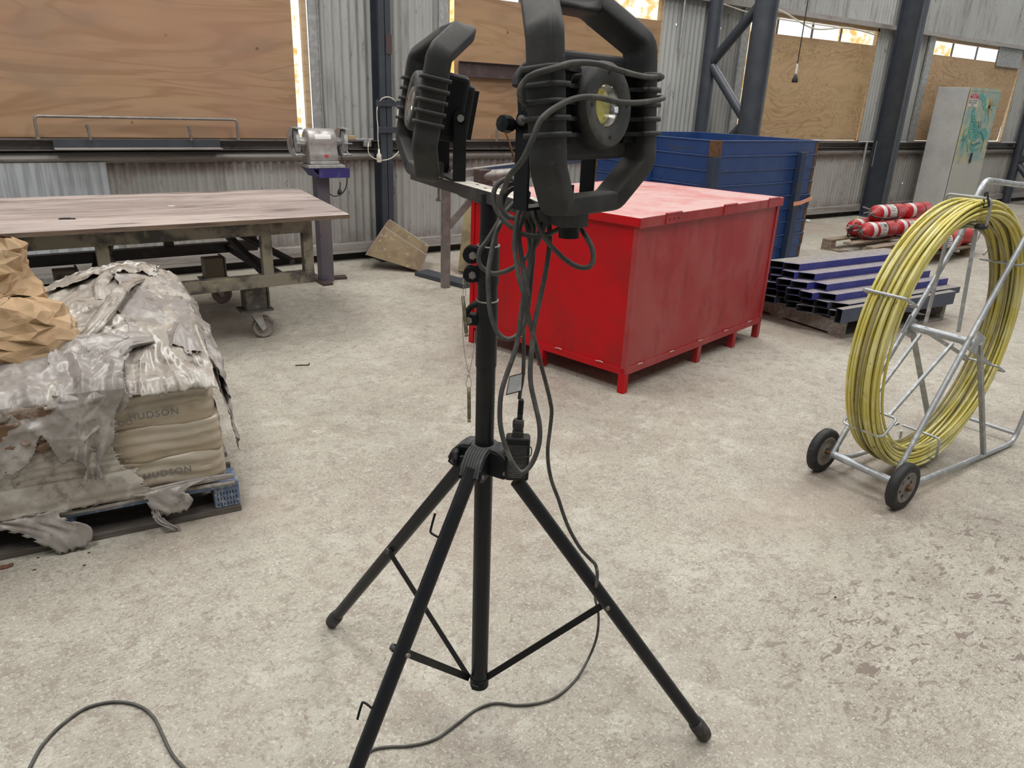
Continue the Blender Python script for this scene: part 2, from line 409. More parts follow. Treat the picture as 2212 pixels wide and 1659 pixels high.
def floor_mat():
    t = NT('worn_concrete')
    c = (.405, .382, .318)
    c = t.mix(t.ramp(t.noise(.55, 4, .6), .42, .62), c, (.465, .442, .372))
    c = t.mix(t.ramp(t.noise(.9, 4, .6, rot=(0, 0, 2)), .48, .66, 0, .8), c, (.375, .335, .280))
    c = t.mix(t.ramp(t.noise(2.3, 6, .7), .50, .68, 0, .7), c, (.325, .285, .235))
    c = t.mix(t.ramp(t.noise(5.5, 6, .75, rot=(0, 0, 1)), .50, .64, 0, .7), c, (.54, .52, .45))
    c = t.mix(t.ramp(t.noise(14, 7, .78, dist=.3), .50, .60, 0, .60), c, (.275, .232, .193))
    # fine speckle
    c = t.mix(t.ramp(t.noise(62, 5, .78, dist=.7), .54, .62, 0, .70), c, (.225, .188, .155))
    c = t.mix(t.ramp(t.noise(95, 4, .75, rot=(0, 0, 1.3)), .55, .63, 0, .75), c, (.66, .645, .575))
    # short and swirling scratches in patches
    for k, (rz, sc, st) in enumerate(((.5, 42, (1, 6, 1)), (2.0, 50, (1, 7, 1)), (-.5, 56, (1, 6, 1)), (1.2, 24, (1, 9, 1)), (2.8, 30, (1, 8, 1)))):
        f = t.ramp(t.noise(sc, 3, .65, st, 2.4, (0, 0, rz)), .585, .635, 0, .85)
        p = t.ramp(t.noise(1.3, 2, .5, rot=(0, 0, k * 1.7 + .4)), .42, .58)
        c = t.mix(t.math('MULTIPLY', f, p), c, (.185, .148, .118))
    # flaked dark chips to the right
    p = t.math('MULTIPLY', t.ramp(t.sep()[0], 1.25, 1.9), t.ramp(t.sep()[1], 1.5, .85))
    p = t.math('MULTIPLY', p, t.ramp(t.noise(1.2, 2), .36, .48))
    for sc, th_, rz in ((12.5, .60, .5), (26, .61, .9)):
        f = t.ramp(t.noise(sc, 3.5, .62, (1, 1.9, 1), .8, (0, 0, rz)), th_, th_ + .018, 0, .88)
        c = t.mix(t.math('MULTIPLY', f, p), c, (.190, .148, .125))
    # broad reddish stains
    c = t.mix(t.ramp(t.noise(.38, 3, .5, (1, 1.4, 1)), .50, .66, 0, .5), c, (.325, .262, .212))
    bh = t.noise(60, 5, .75)
    return t.done(c, t.ramp(t.noise(3, 3), .3, .7, .50, .80), 0.0, (bh, .35, .003), .35)
MAT['floor'] = floor_mat()

def ply_mat(name, base, dark, scale, k, stretch, grey=None, red=None):
    t = NT(name)
    n = t.noise(scale, 3, .5, stretch, 1.2)
    ph = t.math('MULTIPLY', n, k)
    f = t.math('PINGPONG', ph, 1.0)
    c = t.mix(t.ramp(f, .0, .55), dark, base)
    c = t.mix(t.ramp(t.noise(6, 4, .6, (.25, 1, 4)), .45, .7, 0, .5), c, dark)
    c = t.mix(t.ramp(t.noise(.9, 2, .5, (1, 1, 1.4)), .45, .65, 0, .55), c, red or base)
    if grey: c = t.mix(t.ramp(t.noise(2.2, 4, .6, (.5, 1, 1.2)), .50, .68, 0, .55), c, grey)
    v = t.n('ShaderNodeTexVoronoi'); v.inputs['Scale'].default_value = 3.0
    t.l(t.coord((1, 1, 1)), v.inputs['Vector'])
    c = t.mix(t.ramp(v.outputs['Distance'], .055, .02, 0, .8), c, (dark[0] * .4, dark[1] * .35, dark[2] * .35))
    return t.done(c, .6, 0.0, None, .35)
MAT['ply1'] = ply_mat('dirty_plywood', (.40, .255, .150), (.32, .19, .105), 1.2, 17, (.32, 1, 1.7), (.27, .185, .13), (.36, .20, .135))
MAT['ply2'] = ply_mat('brown_plywood', (.38, .235, .135), (.28, .165, .085), 1.5, 14, (.35, 1, 1.6), (.25, .17, .115), (.40, .26, .14))
MAT['ply3'] = ply_mat('figured_plywood', (.49, .335, .185), (.36, .235, .125), 1.3, 34, (.55, 1, 1.5), None, (.52, .37, .21))

def wall_mat(name, base, dirt, low):
    t = NT(name)
    c = t.mix(t.ramp(t.noise(1.2, 4, .6, (1, 1, .4)), .40, .66), base, tuple(q * .84 for q in base))
    c = t.mix(t.ramp(t.noise(9, 4, .65, (1, 1, .12)), .50, .70, 0, .75), c, dirt)
    c = t.mix(t.ramp(t.noise(22, 5, .75, (1, 1, .35)), .60, .70, 0, .75), c, (.095, .08, .07))
    if low:
        z = t.sep()[2]
        f = t.math('MULTIPLY', t.ramp(z, .95, .60), 1.0)
        # reddish stain and the capping's shade, both painted into a band below it
        g = t.math('MULTIPLY', t.ramp(z, .78, .90, 0, 1.0), t.ramp(t.noise(5, 3, .6), .3, .55, .4, 1))
        c = t.mix(t.math('MULTIPLY', g, .85), c, (.15, .10, .088))
        g2 = t.math('MULTIPLY', t.ramp(z, .35, .12, 0, 1), t.ramp(t.noise(4, 4, .6), .35, .6))
        c = t.mix(t.math('MULTIPLY', g2, .7), c, (.20, .155, .13))
        c = t.mix(t.ramp(t.noise(2.6, 5, .7, (1, 1, .6)), .54, .70, 0, .6), c, (.25, .195, .17))
    return t.done(c, .55, 0.0, None, .4)
MAT['wall_low'] = wall_mat('dirty_painted_corrugated_iron', (.42, .41, .39), (.27, .245, .225), True)
MAT['wall_up'] = wall_mat('pale_painted_corrugated_iron', (.44, .45, .435), (.25, .24, .225), False)
MAT['girt'] = paint('painted_steel_girt', (.14, .125, .12), [(5, (.09, .075, .07), .42, .62, (.4, 1, 3)), (12, (.10, .06, .05), .58, .74)], .55)
MAT['girt_light'] = paint('light_capping', (.34, .32, .30), [(5, (.24, .21, .195), .45, .65, (.4, 1, 3)), (14, (.14, .11, .10), .62, .78)], .5)

def glass_mat(name, tint, tint2):
    t = NT(name)
    f = t.ramp(t.noise(5, 3, .6, (1, 1, 1.5)), .45, .62)
    tr = t.n('ShaderNodeBsdfTransparent'); tl = t.n('ShaderNodeBsdfTranslucent')
    c = t.mix(f, tint, tint2)
    t.l(c, tr.inputs[0]); t.l(c, tl.inputs[0])
    mx = t.n('ShaderNodeMixShader'); mx.inputs[0].default_value = .25
    t.l(tr.outputs[0], mx.inputs[1]); t.l(tl.outputs[0], mx.inputs[2])
    t.l(mx.outputs[0], t.t.nodes['Material Output'].inputs['Surface'])
    return t.m
MAT['pane'] = glass_mat('white_fibreglass_pane', (1, 1, 1), (1, 1, 1))
MAT['pane_y'] = glass_mat('yellowed_fibreglass_pane', (1, .98, .9), (1, .72, .38))
MAT['pane_amber'] = glass_mat('amber_pane', (1, .93, .70), (1, .74, .34))
def lens_mat():
    t = NT('clear_lens')
    g = t.n('ShaderNodeBsdfGlass'); g.inputs['Roughness'].default_value = .03; g.inputs['IOR'].default_value = 1.2
    tr = t.n('ShaderNodeBsdfTransparent'); mx = t.n('ShaderNodeMixShader'); mx.inputs[0].default_value = .35
    t.l(tr.outputs[0], mx.inputs[1]); t.l(g.outputs[0], mx.inputs[2])
    t.l(mx.outputs[0], t.t.nodes['Material Output'].inputs['Surface'])
    return t.m
MAT['lens'] = lens_mat()
MAT['reflector'] = paint('silver_reflector', (.75, .75, .72), (), .18, 1.0)
MAT['led'] = paint('yellow_phosphor', (.78, .70, .12), [(60, (.85, .80, .35), .45, .6)], .4)
def art_mat():
    t = NT('airbrushed_door')
    f = t.noise(4.5, 3, .6, (1, 1, .8))
    c = t.mix(t.ramp(f, .42, .58), (.50, .47, .27), (.25, .40, .38))
    c = t.mix(t.ramp(t.noise(7, 3, .5, rot=(0, .5, 1)), .60, .68, 0, .8), c, (.10, .19, .22))
    z = t.sep()[2]
    n = t.math('ADD', z, t.math('MULTIPLY', t.noise(9, 3), .12))
    c = t.mix(t.ramp(n, .95, .87), c, (.48, .475, .43))
    return t.done(c, .5)
MAT['art'] = art_mat()
# ------------------------------------------------------------------ room shell
YW = 6.75
m = MB(); m.add([(-7, -4, 0), (28, -4, 0), (28, 7.0, 0), (-7, 7.0, 0), (-7, -4, -.1), (28, -4, -.1), (28, 7.0, -.1), (-7, 7.0, -.1)],
                [(0, 1, 2, 3), (7, 6, 5, 4), (0, 4, 5, 1), (1, 5, 6, 2), (2, 6, 7, 3), (3, 7, 4, 0)])
struct(m.build('floor', MAT['floor']))
# the far sides of the shed, behind and beside the camera
m = MB(); m.box((10.5, -4.05, 3.2), (35, .1, 6.6)); struct(m.build('wall_front', MAT['wall_up']))
m = MB(); m.box((-7.05, 1.5, 3.2), (.1, 11.2, 6.6)); struct(m.build('wall_left', MAT['wall_up']))
m = MB(); m.box((10.5, 1.4, 6.55), (35, 11.0, .1)); struct(m.build('ceiling', MAT['girt']))

def corr(m, x0, x1, z0, z1, holes=(), y=YW, amp=.012, pitch=.076, top=0.0):
    n = max(2, int((x1 - x0) / pitch * 8))
    rows = sorted({z0, z1} | {h[1] for h in holes} | {h[1] + h[2] for h in holes})
    vs = []; fs = []
    for z in rows:
        for i in range(n + 1):
            x = x0 + (x1 - x0) * i / n
            vs.append((x, y + amp * math.cos(2 * PI * x / pitch) + .004 * math.sin(x * 1.7), z))
    for j in range(len(rows) - 1):
        zm = (rows[j] + rows[j + 1]) / 2
        for i in range(n):
            xm = x0 + (x1 - x0) * (i + .5) / n
            if any(abs(xm - h[0]) < h[3] and h[1] < zm < h[1] + h[2] for h in holes): continue
            a = j * (n + 1) + i
            fs.append((a, a + 1, a + n + 2, a + n + 1))
    m.add(vs, fs, True)
def H(px, py, s=.012, w=.007):
    p = WY(px, py, YW); return (p.x, p.z, s, w)
m = MB()
corr(m, -4, 26, .16, .95, [H(1867, 335), H(1919, 375, .014), H(1950, 397, .02, .01), H(1968, 401, .014), H(1972, 402, .012), H(2160, 330, .02, .013), H(2131, 348, .018, .013)])
struct(m.build('wall_back', MAT['wall_low']))
m = MB()
for a, b, hs in ((-4, -.42, ()), (2.50, 3.855, ()), (6.66, 8.13, [H(1459, 55, .02), H(1555, 63, .02)]), (11.0, 12.46, [H(1898, 101, .02, .01), H(1988, 111, .02, .01)]), (15.62, 26, [H(2203, 138, .02, .012)])):
    corr(m, a, b, 1.11, 2.66, hs)
corr(m, -4, 26, 2.70, 6.5)
struct(m.build('wall_back_upper', MAT['wall_up'])).name = 'wall_back_upper'

m = MB(); m.box((11, 6.86, .05), (30, .24, .105)); struct(m.build('baseboard_back', MAT['dark_gap']))
m = MB(); m.box((11, 6.735, .137), (30, .15, .054)); m.box((11, 6.665, .118), (30, .006, .085)); struct(m.build('trim_1', MAT['girt_light']))
m = MB()      # capping on top of the lower sheets
m.grid(lambda u, v: Vector((-4 + 30 * u, 6.735 - .045 * math.sin(PI * v), .925 + .075 * v + .003 * math.sin(40 * u))), 60, 8)
m.box((11, 6.745, .93), (30, .012, .02))
struct(m.build('trim_2', MAT['girt_light']))
m = MB()      # channel girt below the windows
m.box((11, 6.72, 1.098), (30, .13, .010)); m.box((11, 6.725, 1.062), (30, .008, .075)); m.box((11, 6.70, 1.022), (30, .06, .008))
struct(m.build('trim_3', MAT['girt']))
m = MB(); m.box((11, 6.70, 2.68), (30, .09, .055)); struct(m.build('trim_4', MAT['girt_light']))

m = MB(); m.box((11, 6.80, 1.02), (30, .01, .17)); struct(m.build('added_backing_low', MAT['dark_gap']))  # added dark strip behind the capping gap, stops outside light leaking in
m = MB(); m.box((11, 6.80, 2.69), (30, .01, .12)); struct(m.build('added_backing_high', MAT['girt']))  # added strip behind the joint over the windows, blocks the sky there
# windows: outer frame, mullions, pane
def window(name, x0, x1, panes, mull):
    m = MB(); z0, z1 = 1.105, 2.655
    m.box(((x0 + x1) / 2, 6.755, z0 + .008), (x1 - x0, .05, .016)); m.box(((x0 + x1) / 2, 6.755, z1 - .02), (x1 - x0, .05, .05))
    m.box((x0 + .008, 6.755, (z0 + z1) / 2), (.016, .05, z1 - z0)); m.box((x1 - .02, 6.755, (z0 + z1) / 2), (.045, .05, z1 - z0))
    root = struct(m.build(name, MAT['timber'], bevel=.003))
    for x in mull:
        struct_m = MB().box((x, 6.775, (z0 + z1) / 2), (.022, .02, z1 - z0 - .04)).build('mullion', MAT['girt'], root)
    for a, b, mt in panes:
        MB().box(((a + b) / 2, 6.79, (z0 + z1) / 2), (b - a, .004, z1 - z0 - .04)).build('pane', MAT[mt], root)
    return root
window('window_1', -.42, 2.48, [(-.4, 2.405, 'pane_y'), (2.405, 2.46, 'pane')], [])
window('window_2', 3.86, 6.65, [(3.88, 4.0, 'pane_amber'), (4.0, 5.7, 'pane'), (5.7, 6.63, 'pane_y')], [4.7, 5.6])
window('window_3', 8.15, 10.99, [(8.17, 8.75, 'pane_y'), (8.75, 10.1, 'pane'), (10.1, 10.96, 'pane_y')], [8.74, 9.48, 10.13])
window('window_4', 12.48, 15.6, [(12.5, 13.2, 'pane_y'), (13.2, 15.58, 'pane')], [13.2, 14.0, 14.75])

def ply(poly, matk, label, y=6.735, th=.014):
    """poly: [(x, z)] outline of the sheet"""
    cx = sum(p[0] for p in poly) / len(poly)
    o = MB().prism([(x - cx, y, z) for x, z in poly], (0, -th, 0)).build('plywood_sheet', MAT[matk])
    o.location.x = cx
    return tag(o, label, 'plywood board', 'plywood sheets boarding up the windows')
ply([(-.40, 1.112), (2.345, 1.112), (2.35, 2.62), (-.40, 2.62)], 'ply1', 'large brown plywood sheet behind the work table, leftmost window board')
ply([(3.935, 1.115), (6.60, 1.12), (6.62, 2.395), (3.925, 2.40)], 'ply2', 'plywood board with dark brown channel on it, behind the floodlights')
ply([(8.18, 1.13), (10.90, 1.13), (10.945, 2.425), (8.18, 2.41)], 'ply3', 'swirl-grained plywood board right of the thick pipe column, hanging plug in front')
rag = [(12.53, 1.13), (15.38, 1.135)]
for i in range(14): rag.append((15.40 + .009 * i + .04 * (noise.noise(Vector((i * .9, 3, 1)))), 1.18 + i * .088))
rag += [(15.53, 2.41), (12.53, 2.41)]
ply(rag, 'ply3', 'plywood board with charred ragged right edge behind the grey locker')
m = MB().box((15.05, 6.70, 2.50), (.85, .012, .30)); tag(m.build('patch_plate', MAT['galv_dull'], bevel=.002), 'small grey metal plate patched over the top corner of the far right window', 'metal plate')

# flashings beside openings
m = MB(); m.box((2.53, 6.725, 1.88), (.075, .02, 1.55)); m.box((2.57, 6.715, 1.88), (.006, .04, 1.55)); struct(m.build('trim_5', MAT['galv_dull']))
m = MB(); m.box((12.42, 6.71, 1.88), (.16, .03, 1.55)); struct(m.build('trim_6', MAT['galv_dull']))
m = MB(); m.box((8.06, 6.72, 1.88), (.13, .03, 1.55)); struct(m.build('trim_7', MAT['galv_dull']))
m = MB(); m.box((3.80, 6.725, 1.88), (.10, .02, 1.55)); struct(m.build('trim_8', MAT['galv_dull']))

# ------------------------------------------------------------------ columns
def h_column(x, y0, y1, wx, label, top=5.0):
    t = thing('steel_column', label, 'column', (x, (y0 + y1) / 2, 0))
    m = MB(); yc = (y0 + y1) / 2
    m.box((x, y0 + .006, top / 2), (wx, .012, top)); m.box((x, y1 - .006, top / 2), (wx, .012, top)); m.box((x, yc, top / 2), (.009, y1 - y0, top))
    m.build('beam', MAT['slate'], t, bevel=.0015)
    MB().box((x, yc, .008), (wx + .08, y1 - y0 + .06, .016)).build('base_plate', MAT['slate'], t, bevel=.002)
    return t
XC = WY(835, 250, 6.52).x
c1 = h_column(XC, 6.52, 6.69, .115, 'dark slate steel column between the two left boarded windows, white cord on it')
for z in (WY(830, 223, 6.5).z, WY(830, 281, 6.5).z):
    MB().box((XC + .03, 6.508, z), (.27, .008, .052)).build('flat_cleat', MAT['slate'], c1, bevel=.002)
rp = WY(838, 95, 6.515)
MB().box((XC + .035, 6.5165, rp.z), (.055, .005, .16)).build('rusty_plate', MAT['brownchan'], c1)
xc2 = WY(1990, 0, 6.45).x
h_column(xc2 - .05, 6.33, 6.66, .16, 'tall dark slate steel column left of the grey locker')

def truss(x, label, yA=6.62, yB=5.9):
    t = thing('pipe_truss_column', label, 'column', (x, (yA + yB) / 2, 0))
    MB().cyl((x, yA, 0), (x, yA, 5), .082, n=28).build('thin_pipe', MAT['slate'], t)
    MB().cyl((x, yB, 0), (x, yB, 5), .128, n=36).build('thick_pipe', MAT['slate'], t)
    for i in range(4):
        z = .74 + i * 1.25
        MB().cyl((x, yA - .06, z + .03), (x, yB + .08, z + .60), .055, n=18).build('brace', MAT['slate'], t)
        MB().cyl((x, yA - .06, z - .03), (x, yB + .08, z - .60), .055, n=18).build('brace', MAT['slate'], t)
    return t
xt = WY(1637, 145, 5.9).x
truss(xt, 'thick slate blue pipe with thinner pipe and diagonal braces behind the blue bin')
truss(16.15, 'slate blue pipe column with braces at the far right edge')

# ------------------------------------------------------------------ things on the wall
def pipe_rail(x0, x1, z0, z1, y, label, dz=0.0):
    t = thing('pipe_rail', label, 'rail', ((x0 + x1) / 2, y, z0))
    m = MB(); m.tube(rounded([(x0, y, z0), (x0, y, z1), (x1, y, z1 + dz), (x1, y, z0)], .03, 5), .0105, 10)
    m.build('bent_pipe', MAT['steel_dull'], t)
    for x in (x0, x1): MB().cyl((x, y, z0 - .004), (x, y, z0 + .008), .018, n=16).build('foot', MAT['steel_dull'], t)
    return t
pipe_rail(.375, 1.80, 1.105, 1.262, 6.62, 'long bent pipe rail along the sill behind the work table')
pipe_rail(WY(1073, 290, 6.62).x, WY(1073, 290, 6.62).x + 1.4, 1.105, 1.24, 6.62, 'bent pipe rail on the sill behind the floodlights')
for px, lb in ((195, 'short rusty upright pin on the sill, left one of two'), (413, 'short rusty upright pin on the sill, right one of two')):
    p = WY(px, 298, 6.60)
    tag(MB().tube([(p.x, 6.60, 1.10), (p.x - .004, 6.60, 1.17), (p.x - .012, 6.595, 1.21)], .011, 10).build('pin', MAT['steel_dull']), lb, 'metal pin', 'pins on the sill')
t = thing('steel_angle', 'straight steel angle lying along the girt under the pipe rail', 'steel angle', (1.06, 6.6, 1.03))
MB().box((1.06, 6.645, 1.065), (1.19, .007, .075)).build('upright_leg', MAT['slate'], t, bevel=.001)
MB().box((1.06, 6.605, 1.036), (1.19, .08, .012)).build('flat_leg', MAT['girt_light'], t, bevel=.001)
p = WY(1000, 149, 6.70)
t = thing('brown_channel', 'dark brown steel channel fixed across the plywood between the floodlights', 'channel', (4.5, 6.70, 1.76))
MB().box((4.52, 6.715, 1.76), (1.10, .006, .14)).box((4.52, 6.695, 1.695), (1.10, .05, .006)).box((4.52, 6.70, 1.828), (1.10, .03, .006)).build('channel_bar', MAT['brownchan'], t, bevel=.001)
for x in (4.08, 4.42, 4.9): MB().cyl((x, 6.712, 1.80), (x, 6.706, 1.80), .006, n=10).build('screw', MAT['steel_dull'], t)
p = WY(1275, 38, 6.70)
tag(MB().box((p.x, 6.705, p.z), (.07, .03, .05)).box((p.x + .02, 6.69, p.z + .035), (.02, .05, .02)).build('small_bracket', MAT['brownchan'], bevel=.002), 'small rusty bracket high on the plywood behind the large floodlight', 'bracket')
t = thing('wall_sheet', 'flat streaked galvanised sheet propped on the wall behind the work table', 'metal sheet', (0, 6.70, 0))
MB().prism([(-1.6, 6.715, .02), (.80, 6.715, .02), (.80, 6.715, .93), (-1.6, 6.715, .93)], (0, -.004, 0)).build('sheet_panel', MAT['sheet'], t)
p = WY(793, 310, 6.66)
tag(MB().box((p.x, 6.66, p.z), (.07, .04, .055)).build('outlet_box', MAT['galv_dull'], bevel=.004), 'small grey outlet box at the left foot of the white cord', 'box')

# white extension cord looped over the column's flat bars
t = thing('extension_cord', 'white extension cord looped over the flat bars of the left column', 'cord', (XC, 6.5, 1.2))
def w65(pts, y=6.49): return [WY(780 + a / 8.29, 180 + b / 8.29, yy) for a, b, yy in [(q[0], q[1], q[2] if len(q) > 2 else y) for q in pts]]
MB().tube(catmull(w65([(318, 1180, 6.495), (300, 950), (302, 800, 6.485), (285, 620), (285, 460), (300, 400, 6.53), (350, 300, 6.50), (400, 260), (470, 245), (540, 262), (605, 310, 6.50), (645, 430, 6.53), (656, 600), (650, 760), (640, 850), (650, 960), (685, 1080), (680, 1200), (610, 1290), (520, 1350), (400, 1378), (290, 1365), (180, 1310), (132, 1230), (128, 1110), (150, 1040, 6.60), (205, 990, 6.63)])), .0045, 8).build('cord', MAT['cream_plastic'], t)
a, b = w65([(318, 1180), (322, 1355)], 6.49)
MB().lathe([(0, 0), (.008, 0), (.010, .03), (.022, .05), (.024, .085), (.020, .09), (.022, .10), (.022, .115), (0, .115)], a, b - a, 18).build('plug', MAT['cream_plastic'], t)

# pendant flex with plug
a = Vector((WY(1745, 0, 5.5).x, 5.5, 3.6)); b = WY(1717, 148, 5.5); b.x = a.x
t = thing('pendant_flex', 'black flex with a plug hanging in front of the swirl-grained plywood', 'hanging cable', b)
MB().tube([a, a * .5 + b * .5 + Vector((.004, 0, 0)), b], .006, 8).build('flex', MAT['ink'], t)
MB().cyl(b + Vector((0, 0, .05)), b - Vector((0, 0, .06)), .011, n=12).build('white_sleeve', MAT['white'], t)
MB().lathe([(0, .0), (.012, 0), (.02, .03), (.032, .06), (.032, .09), (0, .09)], b - Vector((0, 0, .05)), (0, 0, -1), 16).build('plug', MAT['rubber'], t)

# conduits
for k, (a, b, lb) in enumerate((((1214 - 0, 0), None, None),)): pass
for (x0, y0, x1, y1, lb) in ((1873, 306, 1856, 372, 'thin pale conduit stub below the far window, left of two'), (1893, 305, 1878, 360, 'thin pale conduit stub below the far window, right of two')):
    a = WY(x0, y0, 6.66); b = WY(x1, y1, 6.66)
    tag(MB().tube([(a.x, 6.66, a.z), (a.x, 6.66, b.z)], .018, 12).build('wall_conduit', MAT['galv']), lb, 'conduit', 'conduit stubs')
a = WY(1478, -10, 6.7)
tag(MB().tube([(a.x, 6.68, a.z + .2), (a.x, 6.68, a.z - .55)], .013, 10).build('wall_conduit', MAT['galv']), 'thin conduit running down the ribbed wall left of the pipe column', 'conduit')
tag(MB().tube(catmull([WY(1663, 12, 6.63), WY(1700, 30, 6.62), WY(1760, 62, 6.62), WY(1830, 60, 6.63), WY(1893, 76, 6.64)]), .010, 8).tube(catmull([WY(1560, 8, 6.63), WY(1640, 33, 6.6), WY(1760, 52, 6.62), WY(1893, 70, 6.64)]), .008, 8).build('sagging_cable', MAT['cream_plastic']), 'pale cables sagging along the head of the window above the hanging plug', 'cable')
tag(MB().tube(catmull([WY(1086, 272, 6.60), WY(1094, 290, 6.57), WY(1104, 320, 6.56), WY(1110, 345, 6.58), WY(1107, 362, 6.62)]), .011, 8).build('rusty_hose', MAT['rust']), 'rusty strap hanging from the sill behind the cables', 'strap')
# off-cut of timber on the sill
tag(MB().box((WY(755, 293, 6.70).x, 6.69, 1.125), (.09, .05, .035)).build('timber_block', MAT['timber'], bevel=.003), 'small timber block on the sill right of the bench grinder', 'wood block')
# ------------------------------------------------------------------ red steel chest
def red_chest():
    F = G(1345, 852); th = math.radians(12.3)
    ex = Vector((math.cos(th), math.sin(th), 0)); ey = Vector((-math.sin(th), math.cos(th), 0))
    LX, LY, Ht = 1.655, 1.235, .965
    t = thing('steel_chest', 'large red steel chest on short legs with a dusty hinged lid', 'chest', F + ex * LX / 2 + ey * LY / 2, (0, 0, th))
    def P(x, y, z): return F + ex * x + ey * y + Vector((0, 0, z))
    R = Matrix.Rotation(th, 4, 'Z')
    def bx(m, x0, x1, y0, y1, z0, z1): m.box(P((x0 + x1) / 2, (y0 + y1) / 2, (z0 + z1) / 2), (x1 - x0, y1 - y0, z1 - z0), R); return m
    zb = .115
    # body panels
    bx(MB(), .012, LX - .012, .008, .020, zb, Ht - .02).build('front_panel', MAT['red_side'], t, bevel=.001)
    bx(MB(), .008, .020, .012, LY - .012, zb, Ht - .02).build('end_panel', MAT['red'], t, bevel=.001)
    m = MB(); bx(m, .012, LX - .012, LY - .02, LY - .008, zb, Ht - .02); bx(m, LX - .02, LX - .008, .012, LY - .012, zb, Ht - .02); bx(m, .02, LX - .02, .02, LY - .02, zb, zb + .01)
    m.build('back_shell', MAT['red'], t)
    for nm, a in (('end_rim', (0, .03, 0, LY)), ('front_rim', (0, LX, 0, .03))):
        m = MB(); bx(m, a[0], a[1], a[2], a[3], zb - .008, zb + .032)
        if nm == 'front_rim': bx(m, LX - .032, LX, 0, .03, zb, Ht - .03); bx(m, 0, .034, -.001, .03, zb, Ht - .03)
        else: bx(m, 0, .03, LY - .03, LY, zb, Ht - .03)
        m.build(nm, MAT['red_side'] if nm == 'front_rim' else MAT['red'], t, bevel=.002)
    # weld beads along the rim
    for k in range(5):
        x = .12 + .33 * k
        MB().tube([P(x + i * .012, -.001, zb + .033 + .002 * math.sin(i)) for i in range(5)], .004, 6).build('weld_bead', MAT['red_lid'], t)
    for k in range(4):
        y = .15 + .3 * k
        MB().tube([P(-.001, y + i * .012, zb + .033 + .002 * math.sin(i)) for i in range(5)], .004, 6).build('weld_bead', MAT['red_lid'], t)
    for i, (x, y) in enumerate([(.0, .0), (LX * .48, 0), (LX * .76, 0), (LX - .04, 0), (0, LY * .48), (0, LY - .04), (LX - .04, LY - .04), (LX - .04, LY * .5), (LX * .5, LY - .04)]):
        m = MB(); bx(m, x, x + .042, y, y + .042, 0, zb)
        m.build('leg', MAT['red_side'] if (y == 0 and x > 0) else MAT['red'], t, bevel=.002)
    # lid: slightly domed sheet with turned-down lips
    m = MB()
    def top(u, v):
        return P(-.012 + (LX + .024) * u, -.012 + (LY + .024) * v, Ht + .012 * math.sin(PI * u) * math.sin(PI * v) + .002 * noise.noise(Vector((u * 5, v * 5, 0))))
    m.grid(top, 24, 18)
    lid = m.build('lid', MAT['red_lid'], t)
    bx(MB(), -.014, LX + .014, -.014, -.009, Ht - .052, Ht).build('front_lip', MAT['red_side'], lid, bevel=.001)
    bx(MB(), -.014, LX + .014, LY + .009, LY + .014, Ht - .05, Ht).build('back_lip', MAT['red'], lid, bevel=.001)
    bx(MB(), -.014, -.009, -.014, LY + .014, Ht - .045, Ht).build('end_lip', MAT['red'], lid, bevel=.001)
    bx(MB(), LX + .009, LX + .014, -.014, LY + .014, Ht - .045, Ht).build('end_lip', MAT['red'], lid, bevel=.001)
    for x in (.30, .93, 1.52):
        m = MB(); m.cyl(P(x - .075, -.016, Ht + .004), P(x + .075, -.016, Ht + .004), .007, n=12)
        bx(m, x - .075, x + .075, -.019, -.014, Ht - .05, Ht + .002)
        h = m.build('hinge', MAT['red_side'], t)
        if x < .5:
            for k in range(3): MB().cyl(P(x - .045 + .045 * k, -.019, Ht - .025), P(x - .045 + .045 * k, -.0205, Ht - .025), .0045, n=10).build('rivet_hole', MAT['tube_in'], h)
red_chest()

